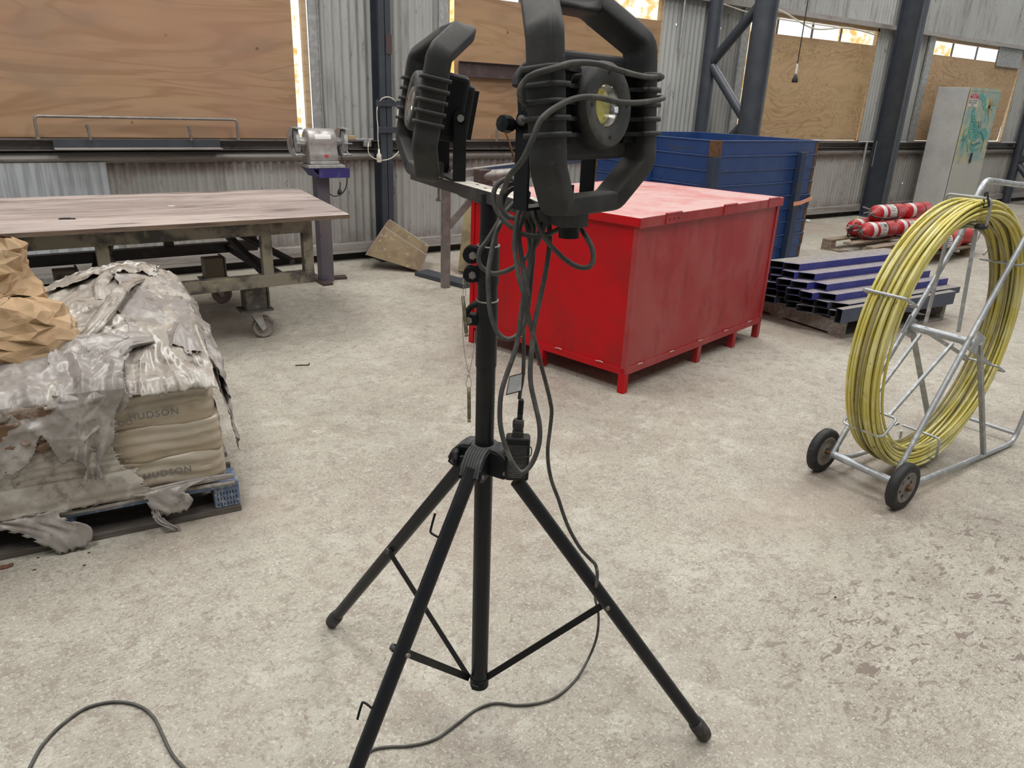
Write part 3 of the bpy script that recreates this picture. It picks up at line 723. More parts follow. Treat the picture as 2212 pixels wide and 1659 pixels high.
# ------------------------------------------------------------------ blue stillage made of steel boards
def stillage():
    A = Vector((5.05, 4.35, 0)); B = Vector((6.60, 4.45, 0)); Cc = Vector((6.55, 5.90, 0)); Dd = Vector((5.0, 5.80, 0))
    t = thing('stillage_bin', 'tall blue steel board bin with rusty corners behind the red chest', 'bin', (A + B + Cc + Dd) / 4)
    zt = 1.25; h = .119; nb = 10
    def face(P0, P1, out, name, rust_at):
        d = (P1 - P0); L = d.length; d.normalize()
        for k in range(nb):
            z1 = zt - k * (h + .004); z0 = z1 - h
            zc = (z0 + z1) / 2
            off = (.004 if k % 3 == 1 else -.003 if k % 3 == 2 else 0)
            a = P0 + out * off; 
            m = MB()
            # board: shallow channel, folded edges proud
            for (za, zb, th_) in ((z0, z1, .018),):
                m.bar(a + Vector((0, 0, zc)), a + d * L + Vector((0, 0, zc)), th_, z1 - z0)
            m.bar(a + out * .006 + Vector((0, 0, z1 - .006)), a + d * L + out * .006 + Vector((0, 0, z1 - .006)), .022, .012)
            b = m.build(name, MAT['blue'], t, bevel=.003)
            if rust_at:
                m = MB()
                for e in rust_at:
                    q0 = a + d * (0.0 if e == 0 else L - .045) + out * .0105
                    q1 = a + d * (.045 if e == 0 else L) + out * .0105
                    m.bar(q0 + Vector((0, 0, zc)), q1 + Vector((0, 0, zc)), .002, (z1 - z0) * (.94 if k % 2 else .97))
                m.build('rusty_end', MAT['rust'], b)
    face(A, B, Vector((0, -1, 0)), 'front_board', (1,) )
    face(Dd, A, Vector((-1, 0, 0)), 'side_board', (0,))
    face(Dd, Cc, Vector((0, 1, 0)), 'back_board', ())
    face(Cc, B, Vector((1, 0, 0)), 'side_board', ())
    MB().bar(A + Vector((-.012, -.012, zt - .06)), A + Vector((-.012, -.012, zt - .008)), .085, .03).box(A + Vector((0, 0, zt - .065)), (.10, .05, .13)).build('rusty_corner', MAT['rust'], t, bevel=.003)
    # corner post and stakes
    MB().box(A + Vector((-.004, -.008, .56)), (.085, .07, 1.12)).build('corner_post', MAT['blue_dark'], t, bevel=.006)
    sx = (B - A) * .80
    MB().box(A + sx + Vector((0, -.045, .575)), (.075, .06, 1.15)).build('stake', MAT['blue_dark'], t, bevel=.006)
    sy = (Dd - A) * .49
    MB().box(A + sy + Vector((-.045, 0, .62)), (.06, .085, 1.24)).build('stake', MAT['blue'], t, bevel=.006)
    # orange strap round the stake
    a = A + sx; z = WY(1722, 437, 4.36).z
    m = MB(); m.tube([a + Vector((-.055, -.079, z - .012)), a + Vector((.045, -.080, z - .008)), a + Vector((.05, -.05, z)), a + Vector((.30, -.015, z + .018))], .017, 8, flat=.18)
    m2 = MB(); m2.bar(a + Vector((-.05, -.079, z - .012)), a + Vector((.047, -.080, z - .006)), .004, .036); m2.bar(a + Vector((.047, -.080, z - .006)), a + Vector((.32, -.014, z + .02)), .004, .036)
    m2.build('orange_strap', MAT['orange'], t)
    m = MB(); m.tube(catmull([a + Vector((.06, -.03, z)), a + Vector((.05, -.05, z - .05)), a + Vector((.08, -.05, z - .09)), a + Vector((.13, -.04, z - .085)), a + Vector((.12, -.03, z - .04))]), .0035, 6)
    m.build('wire_hook', MAT['ink'], t)
stillage()

# ------------------------------------------------------------------ pallets
def pallet(name, label, O, th, LX, LY, mat, mats=None, hgt=.14, nd=7, blockmat=None, group=None, closed=False):
    """O = one corner, x along th"""
    ex = Vector((math.cos(th), math.sin(th), 0)); ey = Vector((-math.sin(th), math.cos(th), 0)); R = Matrix.Rotation(th, 4, 'Z')
    t = thing(name, label, 'pallet', O + ex * LX / 2 + ey * LY / 2, (0, 0, th), group)
    def P(x, y, z): return O + ex * x + ey * y + Vector((0, 0, z))
    def bx(m, x0, x1, y0, y1, z0, z1): return m.box(P((x0 + x1) / 2, (y0 + y1) / 2, (z0 + z1) / 2), (x1 - x0, y1 - y0, z1 - z0), R)
    wd = LX / (nd + (nd - 1) * .28)
    return t, P, bx, wd

# pallet with the RHS tubes (bearers run along y: their faces look towards -x)
pl, P, bx, wd = pallet('wooden_pallet', 'grey weathered pallet under the stack of blue steel tubes', Vector((4.835, 2.80, 0)), math.radians(-4.5), 1.235, 1.17, None)
for k, x in enumerate((0, .60, 1.195)):
    bx(MB(), x, x + .04, 0, 1.17, .018, .120).build('bearer', MAT['pallet_grey'], pl, bevel=.003)
for y in (0, .245, .49, .735, 1.05):
    bx(MB(), 0, 1.235, y, y + (.12), .120, .140).build('deck_board', MAT['pallet_grey'], pl, bevel=.002)
for y in (0, .53, 1.05):
    bx(MB(), 0, 1.235, y, y + .12, 0, .018).build('base_board', MAT['pallet_grey'], pl, bevel=.002)

# tubes
def rhs(name, P0, d, L, w, h, mat, label, turned=False, skew=.05):
    up = Vector((0, 0, 1)); d = d.normalized(); sd = Vector((d.y, -d.x, 0)).normalized()   # sd looks to the viewer side (-y)
    if turned: w, h = h, w
    t = thing(name, label, 'steel tube', P0, (0, 0, math.atan2(d.y, d.x)), 'loose blue steel tubes stacked on the pallet')
    q = [(-1, -1), (1, -1), (1, 1), (-1, 1)]
    def ring(s, k): return [P0 + d * (s + (skew * (a + 1) / 2 * -1 if s == 0 else 0)) + sd * a * (w / 2 - k) + up * (b * (h / 2 - k) + h / 2) for a, b in q]
    # skewed near end: front side longer by skew
    m = MB(); k = .003
    o0, o1, i0, i1 = ring(0, 0), ring(L, 0), ring(0, k), ring(L, k)
    m.add(o0 + o1, [(i, (i + 1) % 4, 4 + (i + 1) % 4, 4 + i) for i in range(4)])
    m.add(o0 + i0, [((i + 1) % 4, i, 4 + i, 4 + (i + 1) % 4) for i in range(4)])
    m.add(o1 + i1, [(i, (i + 1) % 4, 4 + (i + 1) % 4, 4 + i) for i in range(4)])
    m.build('tube_wall', mat, t)
    MB().add(i0 + i1, [((i + 1) % 4, i, 4 + i, 4 + (i + 1) % 4) for i in range(4)]).build('tube_bore', MAT['tube_in'], t)
    return t
dt = Vector((math.cos(math.radians(-3.6)), math.sin(math.radians(-3.6)), 0))
rng = random.Random(3)
TW, TH = .100, .050
ORD = ['bottom', 'second', 'third', 'fourth', 'fifth', 'top']
for lay in range(6):
    yf = 2.865 + [0, .005, .10, .19, .31, .43][lay]
    n = [10, 9, 8, 6, 5, 2][lay]
    for k in range(n):
        y = yf + k * (TW + .003)
        if y > 3.90: break
        x = 4.77 + [.05, .03, -.02, .03, .05, .03][lay] + rng.uniform(-.05, .05) - (.06 if k > 0 else 0) - .03 * k * 0
        mat = MAT['tube_slate'] if (lay < 2) else MAT['tube_blue']
        if lay == 5 and k == 1: mat = MAT['tube_slate']
        L = 1.42 + rng.uniform(-.05, .05) - (.12 if lay in (3, 4) and k == 0 else 0)
        lab = '%s, %s steel tube of the %s layer on the pallet' % ('front' if k == 0 else ['second', 'third', 'fourth', 'fifth', 'sixth', 'seventh', 'eighth', 'ninth', 'tenth'][k - 1] + ' from the front', 'slate blue' if mat is MAT['tube_slate'] else 'royal blue', ORD[lay])
        rhs('steel_tube', Vector((x, y, .141 + lay * (TH + .0015))), dt, L, TW, TH, mat, lab, skew=-.06 if rng.random() < .8 else -.02)
g = rhs('steel_tube', Vector((4.70, 2.775, .141)), dt, 1.38, .10, .05, MAT['tube_slate'], 'slate grey tube turned on its edge at the near side of the pallet', True, skew=0)

# ------------------------------------------------------------------ extinguishers on their pallet
pe, P, bx, wd = pallet('wooden_pallet', 'brown wooden pallet carrying the red fire extinguishers', Vector((8.02, 3.98, 0)), math.radians(2), 1.36, 1.12, None)
for x in (0, .63, 1.26):
    for y in (0, .50, 1.0):
        bx(MB(), x, x + .10, y, y + .12, .018, .100).build('block', MAT['pallet'], pe, bevel=.003)
for y in (0, .22, .47, .74, 1.0):
    bx(MB(), 0, 1.36, y, y + .12, .102, .122).build('deck_board', MAT['pallet'], pe, bevel=.002)
for x in (0, .63, 1.26):
    bx(MB(), x, x + .1, 0, 1.12, 0, .018).build('base_board', MAT['pallet'], pe, bevel=.002)

def extinguisher():
    """lies along local +x, valve end at x=0"""
    t = thing('fire_extinguisher', 'x', 'fire extinguisher', (0, 0, 0), (0, 0, 0), 'fire extinguishers lying on the pallet')
    r = .082
    MB().lathe([(0, 0), (.022, 0), (.026, .012), (.050, .022), (.072, .042), (.082, .075), (.082, .47), (.078, .482), (0, .482)], (0, 0, 0), (1, 0, 0), 32).build('cylinder', MAT['ext_red'], t, world=False)
    MB().lathe([(.0826, .078), (.0828, .079), (.0828, .143), (.0826, .144)], (0, 0, 0), (1, 0, 0), 32).build('white_band', MAT['white'], t, world=False)
    m = MB()
    m.grid(lambda u, v: Vector((.19 + .12 * u, -.0832 * math.cos(-.5 + 1.7 * v), .0832 * math.sin(-.5 + 1.7 * v))), 4, 14)
    lb = m.build('label', MAT['white'], t, world=False)
    m = MB()
    for k in range(5):
        a = .15 + k * .22
        m.grid(lambda u, v: Vector((.20 + .10 * u * (1 if k % 2 else .8), -.0838 * math.cos(a + .07 * v), .0838 * math.sin(a + .07 * v))), 4, 2)
    m.build('print', MAT['ink_grey'], lb, world=False)
    MB().lathe([(.0830, 0), (.0845, .004), (.0845, .010), (.0830, .014)], (.325, 0, 0), (1, 0, 0), 32).build('hose_clip', MAT['rust'], t, world=False)
    m = MB(); m.lathe([(0, -.05), (.016, -.05), (.018, -.02), (.022, 0)], (0, 0, 0), (1, 0, 0), 16); m.box((-.035, 0, .03), (.03, .02, .05))
    m.build('valve', MAT['steel_dull'], t, world=False)
    m = MB(); m.bar((-.04, 0, .045), (-.15, 0, .075), .018, .008); m.bar((-.04, 0, .02), (-.13, 0, .015), .018, .008)
    m.build('lever', MAT['galv_dull'], t, bevel=.001, world=False)
    m = MB(); m.tube(catmull([(-.03, -.015, -.01), (-.05, -.06, -.03), (.02, -.098, -.05), (.14, -.092, -.055), (.30, -.088, -.045)], 6), .008, 8)
    m.build('hose', MAT['rubber'], t, world=False)
    return t
e0 = extinguisher()
RB = .1225 + .099
ex_list = [  # x, y, z, yaw, roll, label
    (8.33, 4.84, RB, -2, 0, 'fire extinguisher with a black and green printed label at the left front of the pallet'),
    (8.42, 5.04, RB, 2, .9, 'fire extinguisher lying on the deck just behind the label-printed one'),
    (8.66, 4.95, RB + .17, -1, -.2, 'upper fire extinguisher with broad white band and small print label, metal lever showing'),
    (8.95, 4.82, RB, 0, .2, 'fire extinguisher end to end with the label-printed one, red base facing the reel'),
    (9.27, 4.92, RB + .17, 1, 2.2, 'upper fire extinguisher continuing right behind the yellow coil'),
    (8.30, 4.09, RB, -4, .3, 'white-banded fire extinguisher at the near edge, seen inside the yellow reel'),
    (8.36, 4.31, RB, 2, 1.5, 'fire extinguisher beside the near white-banded one, behind the reel spokes'),
    (8.93, 4.12, RB, 174, 1.0, 'fire extinguisher with its round red base facing out near the pallet corner'),
    (8.98, 4.36, RB, 176, .5, 'fire extinguisher at the right back of the pallet behind the yellow coil'),
    (8.62, 4.22, RB + .17, 5, 1.1, 'upper fire extinguisher showing a small white square label inside the reel'),
]
for i, (x, y, z, yaw, roll, lb) in enumerate(ex_list):
    rot = (roll * (1 if yaw < 90 else 1), 0, math.radians(yaw))
    xx = x if yaw < 90 else x + .58
    if i == 0:
        e0.scale = (1.2, 1.2, 1.2); e0.location = (x, y, z); e0.rotation_euler = rot; e0['label'] = lb
        # maker's print on the label of the front one
        t = e0
        m = MB()
        for k, (u0, w_) in enumerate(((.20, .006), (.212, .005), (.222, .012))): m.add([(u0, -.0838 * math.cos(.62), .0838 * math.sin(.62)), (u0 + w_, -.0838 * math.cos(.62), .0838 * math.sin(.62)), (u0 + w_, -.0838 * math.cos(.95), .0838 * math.sin(.95)), (u0, -.0838 * math.cos(.95), .0838 * math.sin(.95))], [(0, 1, 2, 3)])
    else: copy_tree(e0, (xx, y, z), rot, lb)
def ext_print():
    m = MB()
    def patch(m, x0, x1, a0, a1):
        m.grid(lambda u, v: Vector((x0 + (x1 - x0) * u, -.0842 * math.cos(a0 + (a1 - a0) * v), .0842 * math.sin(a0 + (a1 - a0) * v))), 2, 5)
    for x0, x1 in ((.200, .207), (.213, .217), (.248, .256), (.262, .272)): patch(m, x0, x1, .55, .95)
    patch(m, .248, .272, .52, .60)
    mb = Matrix(); o = m.build('bold_print', MAT['ink'], None); o.parent = e0
    m = MB(); patch(m, .278, .300, .52, .92); o = m.build('green_print', MAT['ink_green'], None); o.parent = e0
ext_print()
tag(MB().prism([(8.32, 4.96, .30), (8.44, 5.02, .30), (8.47, 5.0, .37), (8.40, 4.95, .38)], (0, .004, 0)).build('service_tag', MAT['yellow_tag']), 'yellow service tag at the head of the front extinguisher', 'tag')

# ------------------------------------------------------------------ locker with airbrushed doors
def locker():
    x0, x1, y0, y1, H_ = 12.45, 13.40, 5.98, 6.47, 1.935
    t = thing('steel_locker', 'tall grey steel locker with airbrushed scorpion on its doors', 'locker', ((x0 + x1) / 2, (y0 + y1) / 2, 0))
    m = MB(); m.box(((x0 + x1) / 2, (y0 + y1) / 2 + .01, H_ / 2), (x1 - x0, y1 - y0 - .02, H_)); m.build('carcass', MAT['locker'], t, bevel=.004)
    MB().box(((x0 + x1) / 2, y0 - .0005, H_ - .025), (x1 - x0, .012, .05)).build('top_rail', MAT['art'], t, bevel=.002)
    xm = x0 + (x1 - x0) * .52
    for a, b in ((x0 + .004, xm - .003), (xm + .003, x1 - .004)):
        MB().box(((a + b) / 2, y0 - .002, (H_ - .055 + .06) / 2), (b - a, .018, H_ - .115)).build('door', MAT['art'], t, bevel=.002)
    yf = y0 - .0118
    MB().box((xm - .01, yf - .006, WY(2096, 341, yf).z), (.05, .014, .15)).build('handle', MAT['ink'], t, bevel=.002)
    # picture on the doors : crop (2050,180) scale 9.215
    def Q(a, b, k=0): 
        p = WY(2050 + a / 9.215, 180 + b / 9.215, yf - .001 - k); return p
    def shape(pts, k): return MB().prism([Q(a, b, k) for a, b in pts], (0, -.0008, 0))
    m = shape([(610, 330), (600, 270), (625, 215), (665, 195), (700, 215), (735, 300), (745, 420), (725, 500), (765, 500), (780, 520), (740, 550), (700, 560), (678, 500), (665, 400), (660, 330), (640, 310)], 0)
    m.prism([Q(a, b, 0) for a, b in [(480, 490), (535, 490), (515, 620), (520, 690), (540, 800), (600, 900), (610, 1000), (560, 1100), (480, 1160), (400, 1080), (380, 960), (410, 850), (430, 740), (445, 620)]], (0, -.0008, 0))
    m.prism([Q(a, b, 0) for a, b in [(560, 1080), (620, 1000), (640, 920), (690, 880), (740, 900), (765, 990), (745, 1100), (690, 1135), (640, 1090), (650, 1020), (600, 1060)]], (0, -.0008, 0))
    m.prism([Q(a, b, 0) for a, b in [(440, 1150), (400, 1200), (400, 1290), (440, 1350), (510, 1360), (570, 1330), (620, 1270), (540, 1300), (480, 1290), (560, 1240), (635, 1190), (620, 1160), (540, 1200), (480, 1230), (450, 1200)]], (0, -.0008, 0))
    m.build('scorpion_figure', MAT['teal'], t)
    m = MB()
    def limb(pts, r): m.tube(catmull([Q(a, b, .0005) for a, b in pts], 5), r, 6, flat=.05)
    limb([(400, 850), (340, 890), (300, 960), (270, 1060), (215, 1120)], .010)
    limb([(400, 960), (350, 1020), (300, 1120), (270, 1230), (235, 1320)], .011)
    limb([(400, 1060), (355, 1130), (350, 1220), (365, 1300), (355, 1370)], .010)
    limb([(540, 770), (580, 750), (590, 820), (600, 890)], .008)
    limb([(600, 950), (660, 1000), (690, 1150), (660, 1250), (630, 1370)], .009)
    m.build('scorpion_legs', MAT['teal'], t)
    m = MB()
    for k in range(9): m.tube(catmull([Q(445 + 6 * k, 640 + 52 * k, .0015), Q(480 + 8 * k, 665 + 52 * k, .0015), Q(520 + 9 * k, 640 + 52 * k, .0015)], 4), .004, 5, flat=.1)
    m.tube(catmull([Q(450, 1180, .0015), Q(470, 1230, .0015), Q(560, 1185, .0015), Q(610, 1180, .0015)], 4), .009, 6, flat=.08)
    m.build('scorpion_shading', MAT['teal_dark'], t)
    m = MB()
    for a, b in ((940, 320), (885, 290), (830, 250), (700, 660), (780, 780), (870, 560), (760, 640), (960, 420)):
        p, q = Q(800, 460, .001), Q(a, b, .001); d = (q - p).normalized(); s = Vector((d.z, 0, -d.x)) * .018
        m.add([p - s, p + s, q], [(0, 1, 2)])
    m.build('star_burst', MAT['art_yellow'], t)
    sg = MB().prism([Q(a, b, .001) for a, b in [(378, 465), (430, 188), (612, 205), (560, 470)]], (0, -.001, 0)).build('warning_sign', MAT['white'], t)
    MB().prism([Q(a, b, .0025) for a, b in [(415, 295), (438, 195), (608, 210), (590, 312)]], (0, -.0005, 0)).build('red_field', MAT['sign_red'], sg)
    for i, (tx, a, b, hh, mt) in enumerate((('RESTRICTED', 517, 235, .020, 'white'), ('AREA', 505, 278, .020, 'white'), ('AUTHORISED', 490, 345, .020, 'ink'), ('PERSONNEL', 478, 390, .020, 'ink'), ('ONLY', 470, 437, .020, 'ink'))):
        o = lettering('sign_lettering', tx, MAT[mt], t, Q(a, b, .0035), (1, 0, 0), (0, 0, 1), .026, align='CENTER', squash=1.25)
locker()

# ------------------------------------------------------------------ bench grinder on its pedestal
def grinder():
    X, Y = 2.225, 5.95
    t = thing('bench_grinder', 'silver bench grinder with two wheels bolted on the post stand', 'bench grinder', (X, Y, .95))
    z0 = .968
    m = MB(); m.box((X + .015, Y - .02, z0 + .012), (.24, .19, .024)); m.build('base', MAT['grinder'], t, bevel=.005)
    # motor housing: arch section swept along x
    sec = [(-.095, 0), (.095, 0), (.088, .06), (.078, .10), (.082, .13), (.085, .165), (.072, .205), (.045, .232), (0, .242), (-.045, .232), (-.072, .205), (-.085, .165), (-.082, .13), (-.078, .10), (-.088, .06)]
    m = MB(); xs = [-.115, -.105, .105, .115]; sc = [.93, 1, 1, .93]
    vs = []; n = len(sec)
    for x, s in zip(xs, sc): vs += [Vector((X + .012 + x, Y - .02 + a * s, z0 + .024 + b * (s if b > .1 else 1))) for a, b in sec]
    fs = []
    for j in range(3): fs += [(j * n + i, j * n + (i + 1) % n, (j + 1) * n + (i + 1) % n, (j + 1) * n + i) for i in range(n)]
    m.add(vs, fs, True); m.add(vs[:n], [tuple(range(n))]); m.add(vs[-n:], [tuple(range(n - 1, -1, -1))])
    m.build('motor_housing', MAT['grinder'], t)
    m = MB(); m.grid(lambda u, v: Vector((X - .055 + .13 * u, Y - .02 - (.0865 - .045 * v * v), z0 + .024 + .165 + .068 * v)), 3, 6)
    m.build('rating_plate', MAT['white'], t)
    m = MB(); m.lathe([(0, 0), (.030, 0), (.030, .004), (0, .004)], (X + .03, Y - .103, z0 + .062), (0, -1, .1), 24); m.build('switch_plate', MAT['steel_dull'], t)
    MB().box((X + .03, Y - .110, z0 + .062), (.030, .008, .026)).build('switch', MAT['switch_red'], t, bevel=.002)
    for s, xo in ((-1, -.20), (1, .185)):
        cx = X + .012 + xo; cz = z0 + .165; cy = Y - .02
        m = MB(); r = .108
        # guard drum, open towards the front
        def drum(u, v, rr=r, w=.045):
            a = math.radians(-40 + 275 * u) ; return Vector((cx + (v - .5) * w, cy - .0 + rr * -math.sin(a + PI / 2 - PI) * 1.0, cz + rr * math.cos(a + PI / 2 - PI)))
        a0, a1 = math.radians(70), math.radians(310)     # angle from the front (-y), going up
        def pt(ang, rr, xx): return Vector((cx + xx, cy - rr * math.cos(ang), cz + rr * math.sin(ang)))
        N = 30; w = .046
        for xx in (-w / 2, w / 2):
            m.add([pt(a0 + (a1 - a0) * i / N, r, xx) for i in range(N + 1)] + [pt(a0 + (a1 - a0) * i / N, .03, xx) for i in range(N + 1)], [(i, i + 1, N + 2 + i, N + 1 + i) for i in range(N)])
        m.add([pt(a0 + (a1 - a0) * i / N, r, -w / 2) for i in range(N + 1)] + [pt(a0 + (a1 - a0) * i / N, r, w / 2) for i in range(N + 1)], [(i, i + 1, N + 2 + i, N + 1 + i) for i in range(N)], True)
        g = m.build('wheel_guard', MAT['grinder'], t, solid=.003)
        MB().cyl((cx - s * .0 - s * -.028, cy, cz), (cx + s * .032, cy, cz), .045, .02, n=24).build('hub_cap', MAT['steel_dull'], g)
        MB().cyl((cx - .014, cy, cz), (cx + .014, cy, cz), .098, n=40).build('grinding_wheel', MAT['galv_dull'], t, bevel=.002)
        MB().cyl((cx, cy, cz), (X + .012 + (-.115 if s < 0 else .115), cy, cz), .035, n=20).build('shaft_cover', MAT['grinder'], t)
        MB().box((cx, cy - .075, cz + .104), (.048, .09, .010)).box((cx + .01, cy - .12, cz + .098), (.05, .012, .004)).build('spark_arrestor', MAT['galv_dull'], t, bevel=.001)
        m = MB(); m.box((cx + .005, cy - .115, cz - .005), (.060, .035, .005))
        m.grid(lambda u, v: Vector((cx - .03 + .065 * u, cy - .132 + .05 * v, cz - .045 - .045 * math.sin(PI * .5 * (1 - v) + .4) - .02 * v)), 4, 6)
        m.build('tool_rest', MAT['galv_dull'], t, solid=.003)
    m = MB(); m.tube(catmull([(X + .12, Y - .02, z0 + .20), (X + .145, Y - .06, z0 + .12), (X + .17, Y - .09, z0 + .03), (X + .195, Y - .10, z0 - .05), (X + .20, Y - .08, z0 - .16), (X + .17, Y - .06, z0 - .23), (X + .10, Y - .05, z0 - .255), (X + .04, Y - .04, z0 - .21)]), .0045, 8)
    m.build('power_lead', MAT['rubber'], t)
    p = Vector((X + .135, Y - .11, z0 - .14))
    MB().tube([p, p - Vector((.004, 0, .05))], .004, 8).lathe([(0, 0), (.008, 0), (.018, .02), (.018, .045), (0, .05)], p - Vector((.005, 0, .05)), (-.15, 0, -1), 14).build('hanging_plug', MAT['ink'], t)

    s = thing('pedestal_stand', 'purple grey post stand with a blue channel top and crossed feet', 'stand', (X, Y, 0))
    MB().box((X + .015, Y, .44), (.105, .105, .86)).build('post', MAT['pedestal'], s, bevel=.004)
    MB().box((X + .015, Y - .02, .955), (.30, .27, .022)).build('top_plate', MAT['galv_dull'], s, bevel=.002)
    m = MB(); m.box((X + .075, Y - .145, .905), (.255, .012, .075)); m.box((X + .075, Y + .10, .905), (.255, .012, .075)); m.box((X + .04, Y - .02, .938), (.30, .25, .012)); m.prism([(X - .11, Y - .15, .94), (X - .11, Y + .10, .94), (X - .05, Y + .10, .868), (X - .05, Y - .15, .868)], (.008, 0, 0))
    m.build('channel_head', MAT['indigo'], s, bevel=.002)
    f = [G(636, 604, .012), G(748, 598, .012), G(710, 614, .012), G(665, 590, .012)]
    for a, b in ((0, 1), (2, 3)):
        MB().bar(f[a], f[b], .085, .018 if a else .022).build('foot', MAT['rust'] if 0 else MAT['brownchan'], s, bevel=.002)
grinder()

# ------------------------------------------------------------------ steel work table on castors
def work_table():
    t = thing('work_table', 'long low work table with worn ply top on a steel frame with castors', 'table', (.6, 5.1, 0))
    zt = .79
    a = G(755, 463, zt); b = G(645, 407, zt); c = G(0, 428, zt); d = G(0, 505, zt)
    c = b + (c - b) * 1.9; d = a + (d - a) * 1.75
    m = MB(); th = .026
    m.hexa([p - Vector((0, 0, th)) for p in (d, a, b, c)] + [d, a, b, c])
    tp = m.build('table_top', MAT['tabletop'], t, bevel=.001)
    m = MB(); e = Vector((0, -.0015, 0)); 
    m.bar(d - Vector((0, .0, th / 2)) + e, a - Vector((0, 0, th / 2)) + e, .003, th - .004); m.bar(a - Vector((0, 0, th / 2)), b - Vector((0, 0, th / 2)), .003, th - .004)
    m.build('ply_edge', MAT['ply_edge'], tp)
    ex = (a - d).normalized(); ey = Vector((-ex.y, ex.x, 0)) 
    zc = zt - th
    Fr = a - ex * .21 + ey * .13; Fr.z = 0
    W = 1.16; Lf = 3.0
    def P(x, y, z): return Fr - ex * x + ey * y + Vector((0, 0, z))
    MB().bar(P(0, 0, zc - .045), P(Lf, 0, zc - .045), .06, .085).build('front_beam', MAT['tableframe'], t, bevel=.003)
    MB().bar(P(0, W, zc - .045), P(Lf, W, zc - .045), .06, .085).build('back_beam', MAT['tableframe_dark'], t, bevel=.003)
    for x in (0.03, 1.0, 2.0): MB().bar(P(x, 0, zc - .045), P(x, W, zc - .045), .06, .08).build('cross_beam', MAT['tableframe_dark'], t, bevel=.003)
    zl = .395
    MB().bar(P(0, 0, zl), P(Lf, 0, zl), .065, .075).build('lower_rail', MAT['tableframe'], t, bevel=.003)
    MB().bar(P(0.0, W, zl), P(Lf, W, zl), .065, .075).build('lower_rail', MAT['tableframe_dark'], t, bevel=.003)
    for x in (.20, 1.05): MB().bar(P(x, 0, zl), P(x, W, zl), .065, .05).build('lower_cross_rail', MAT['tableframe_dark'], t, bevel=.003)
    for x, mt in ((.03, 'tableframe'), (.29, 'tableframe'), (1.18, 'tableframe'), (2.3, 'tableframe_dark')):
        MB().bar(P(x, 0, zl - .035), P(x, 0, zc - .08), .062, .055, up=(0, 1, 0)).build('leg', MAT[mt], t, bevel=.003)
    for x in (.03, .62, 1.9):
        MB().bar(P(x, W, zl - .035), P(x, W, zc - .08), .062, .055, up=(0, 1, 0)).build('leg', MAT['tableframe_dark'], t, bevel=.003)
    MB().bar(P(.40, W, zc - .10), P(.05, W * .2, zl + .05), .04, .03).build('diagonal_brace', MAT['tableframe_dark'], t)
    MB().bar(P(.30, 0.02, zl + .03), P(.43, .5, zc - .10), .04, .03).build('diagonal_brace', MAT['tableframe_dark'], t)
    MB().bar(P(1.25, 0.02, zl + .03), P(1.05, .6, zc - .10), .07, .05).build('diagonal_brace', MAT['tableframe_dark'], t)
    # castor boxes
    for cx_, cy_ in ((.36, .10), (2.5, .1), (.36, W - .1), (1.30, W - .1)):
        q = P(cx_, cy_, 0)
        m = MB(); m.box(q + Vector((0, 0, .27)), (.13, .12, .15)); m.box(q + Vector((.075, .02, .27)), (.012, .17, .16)); m.box(q + Vector((0, 0, .195)), (.20, .15, .012))
        hs = m.build('castor_housing', MAT['tableframe'], t, bevel=.002)
        m = MB(); m.cyl(q + Vector((0, 0, .19)), q + Vector((0, 0, .165)), .045, n=20)
        for s in (-1, 1): m.prism([q + Vector((-.035, s * .028, .17)), q + Vector((.03, s * .028, .17)), q + Vector((.055, s * .028, .065)), q + Vector((.03, s * .028, .05))], (0, s * .005, 0))
        m.build('castor_fork', MAT['galv_dull'], hs)
        m = MB(); o = q + Vector((.045, 0, .072))
        m.lathe([(.010, -.02), (.052, -.012), (.055, -.02), (.068, -.020), (.072, -.012), (.072, .012), (.068, .020), (.055, .020), (.052, .012), (.010, .02), (.010, -.02)], o, (0, 1, 0), 36)
        m.build('castor_wheel', MAT['hub'], hs)
    p = G(145, 474, zt)
    tag(MB().tube([p + Vector((-.04, .01, .004)), p + Vector((0, .0, .004)), p + Vector((.04, -.01, .004))], .004, 6).tube([p + Vector((-.03, .03, .004)), p + Vector((.02, .02, .004))], .003, 6).build('weld_scrap', MAT['ink']), 'little dark scrap rods lying on the near left of the table top', 'scrap')
    p = G(370, 446, zt)
    tag(MB().superbox(p + Vector((0, 0, .003)), (.022, .010, .003), 4, 4).build('white_chip', MAT['white']), 'small white chip lying in the middle of the table top', 'chip')
work_table()

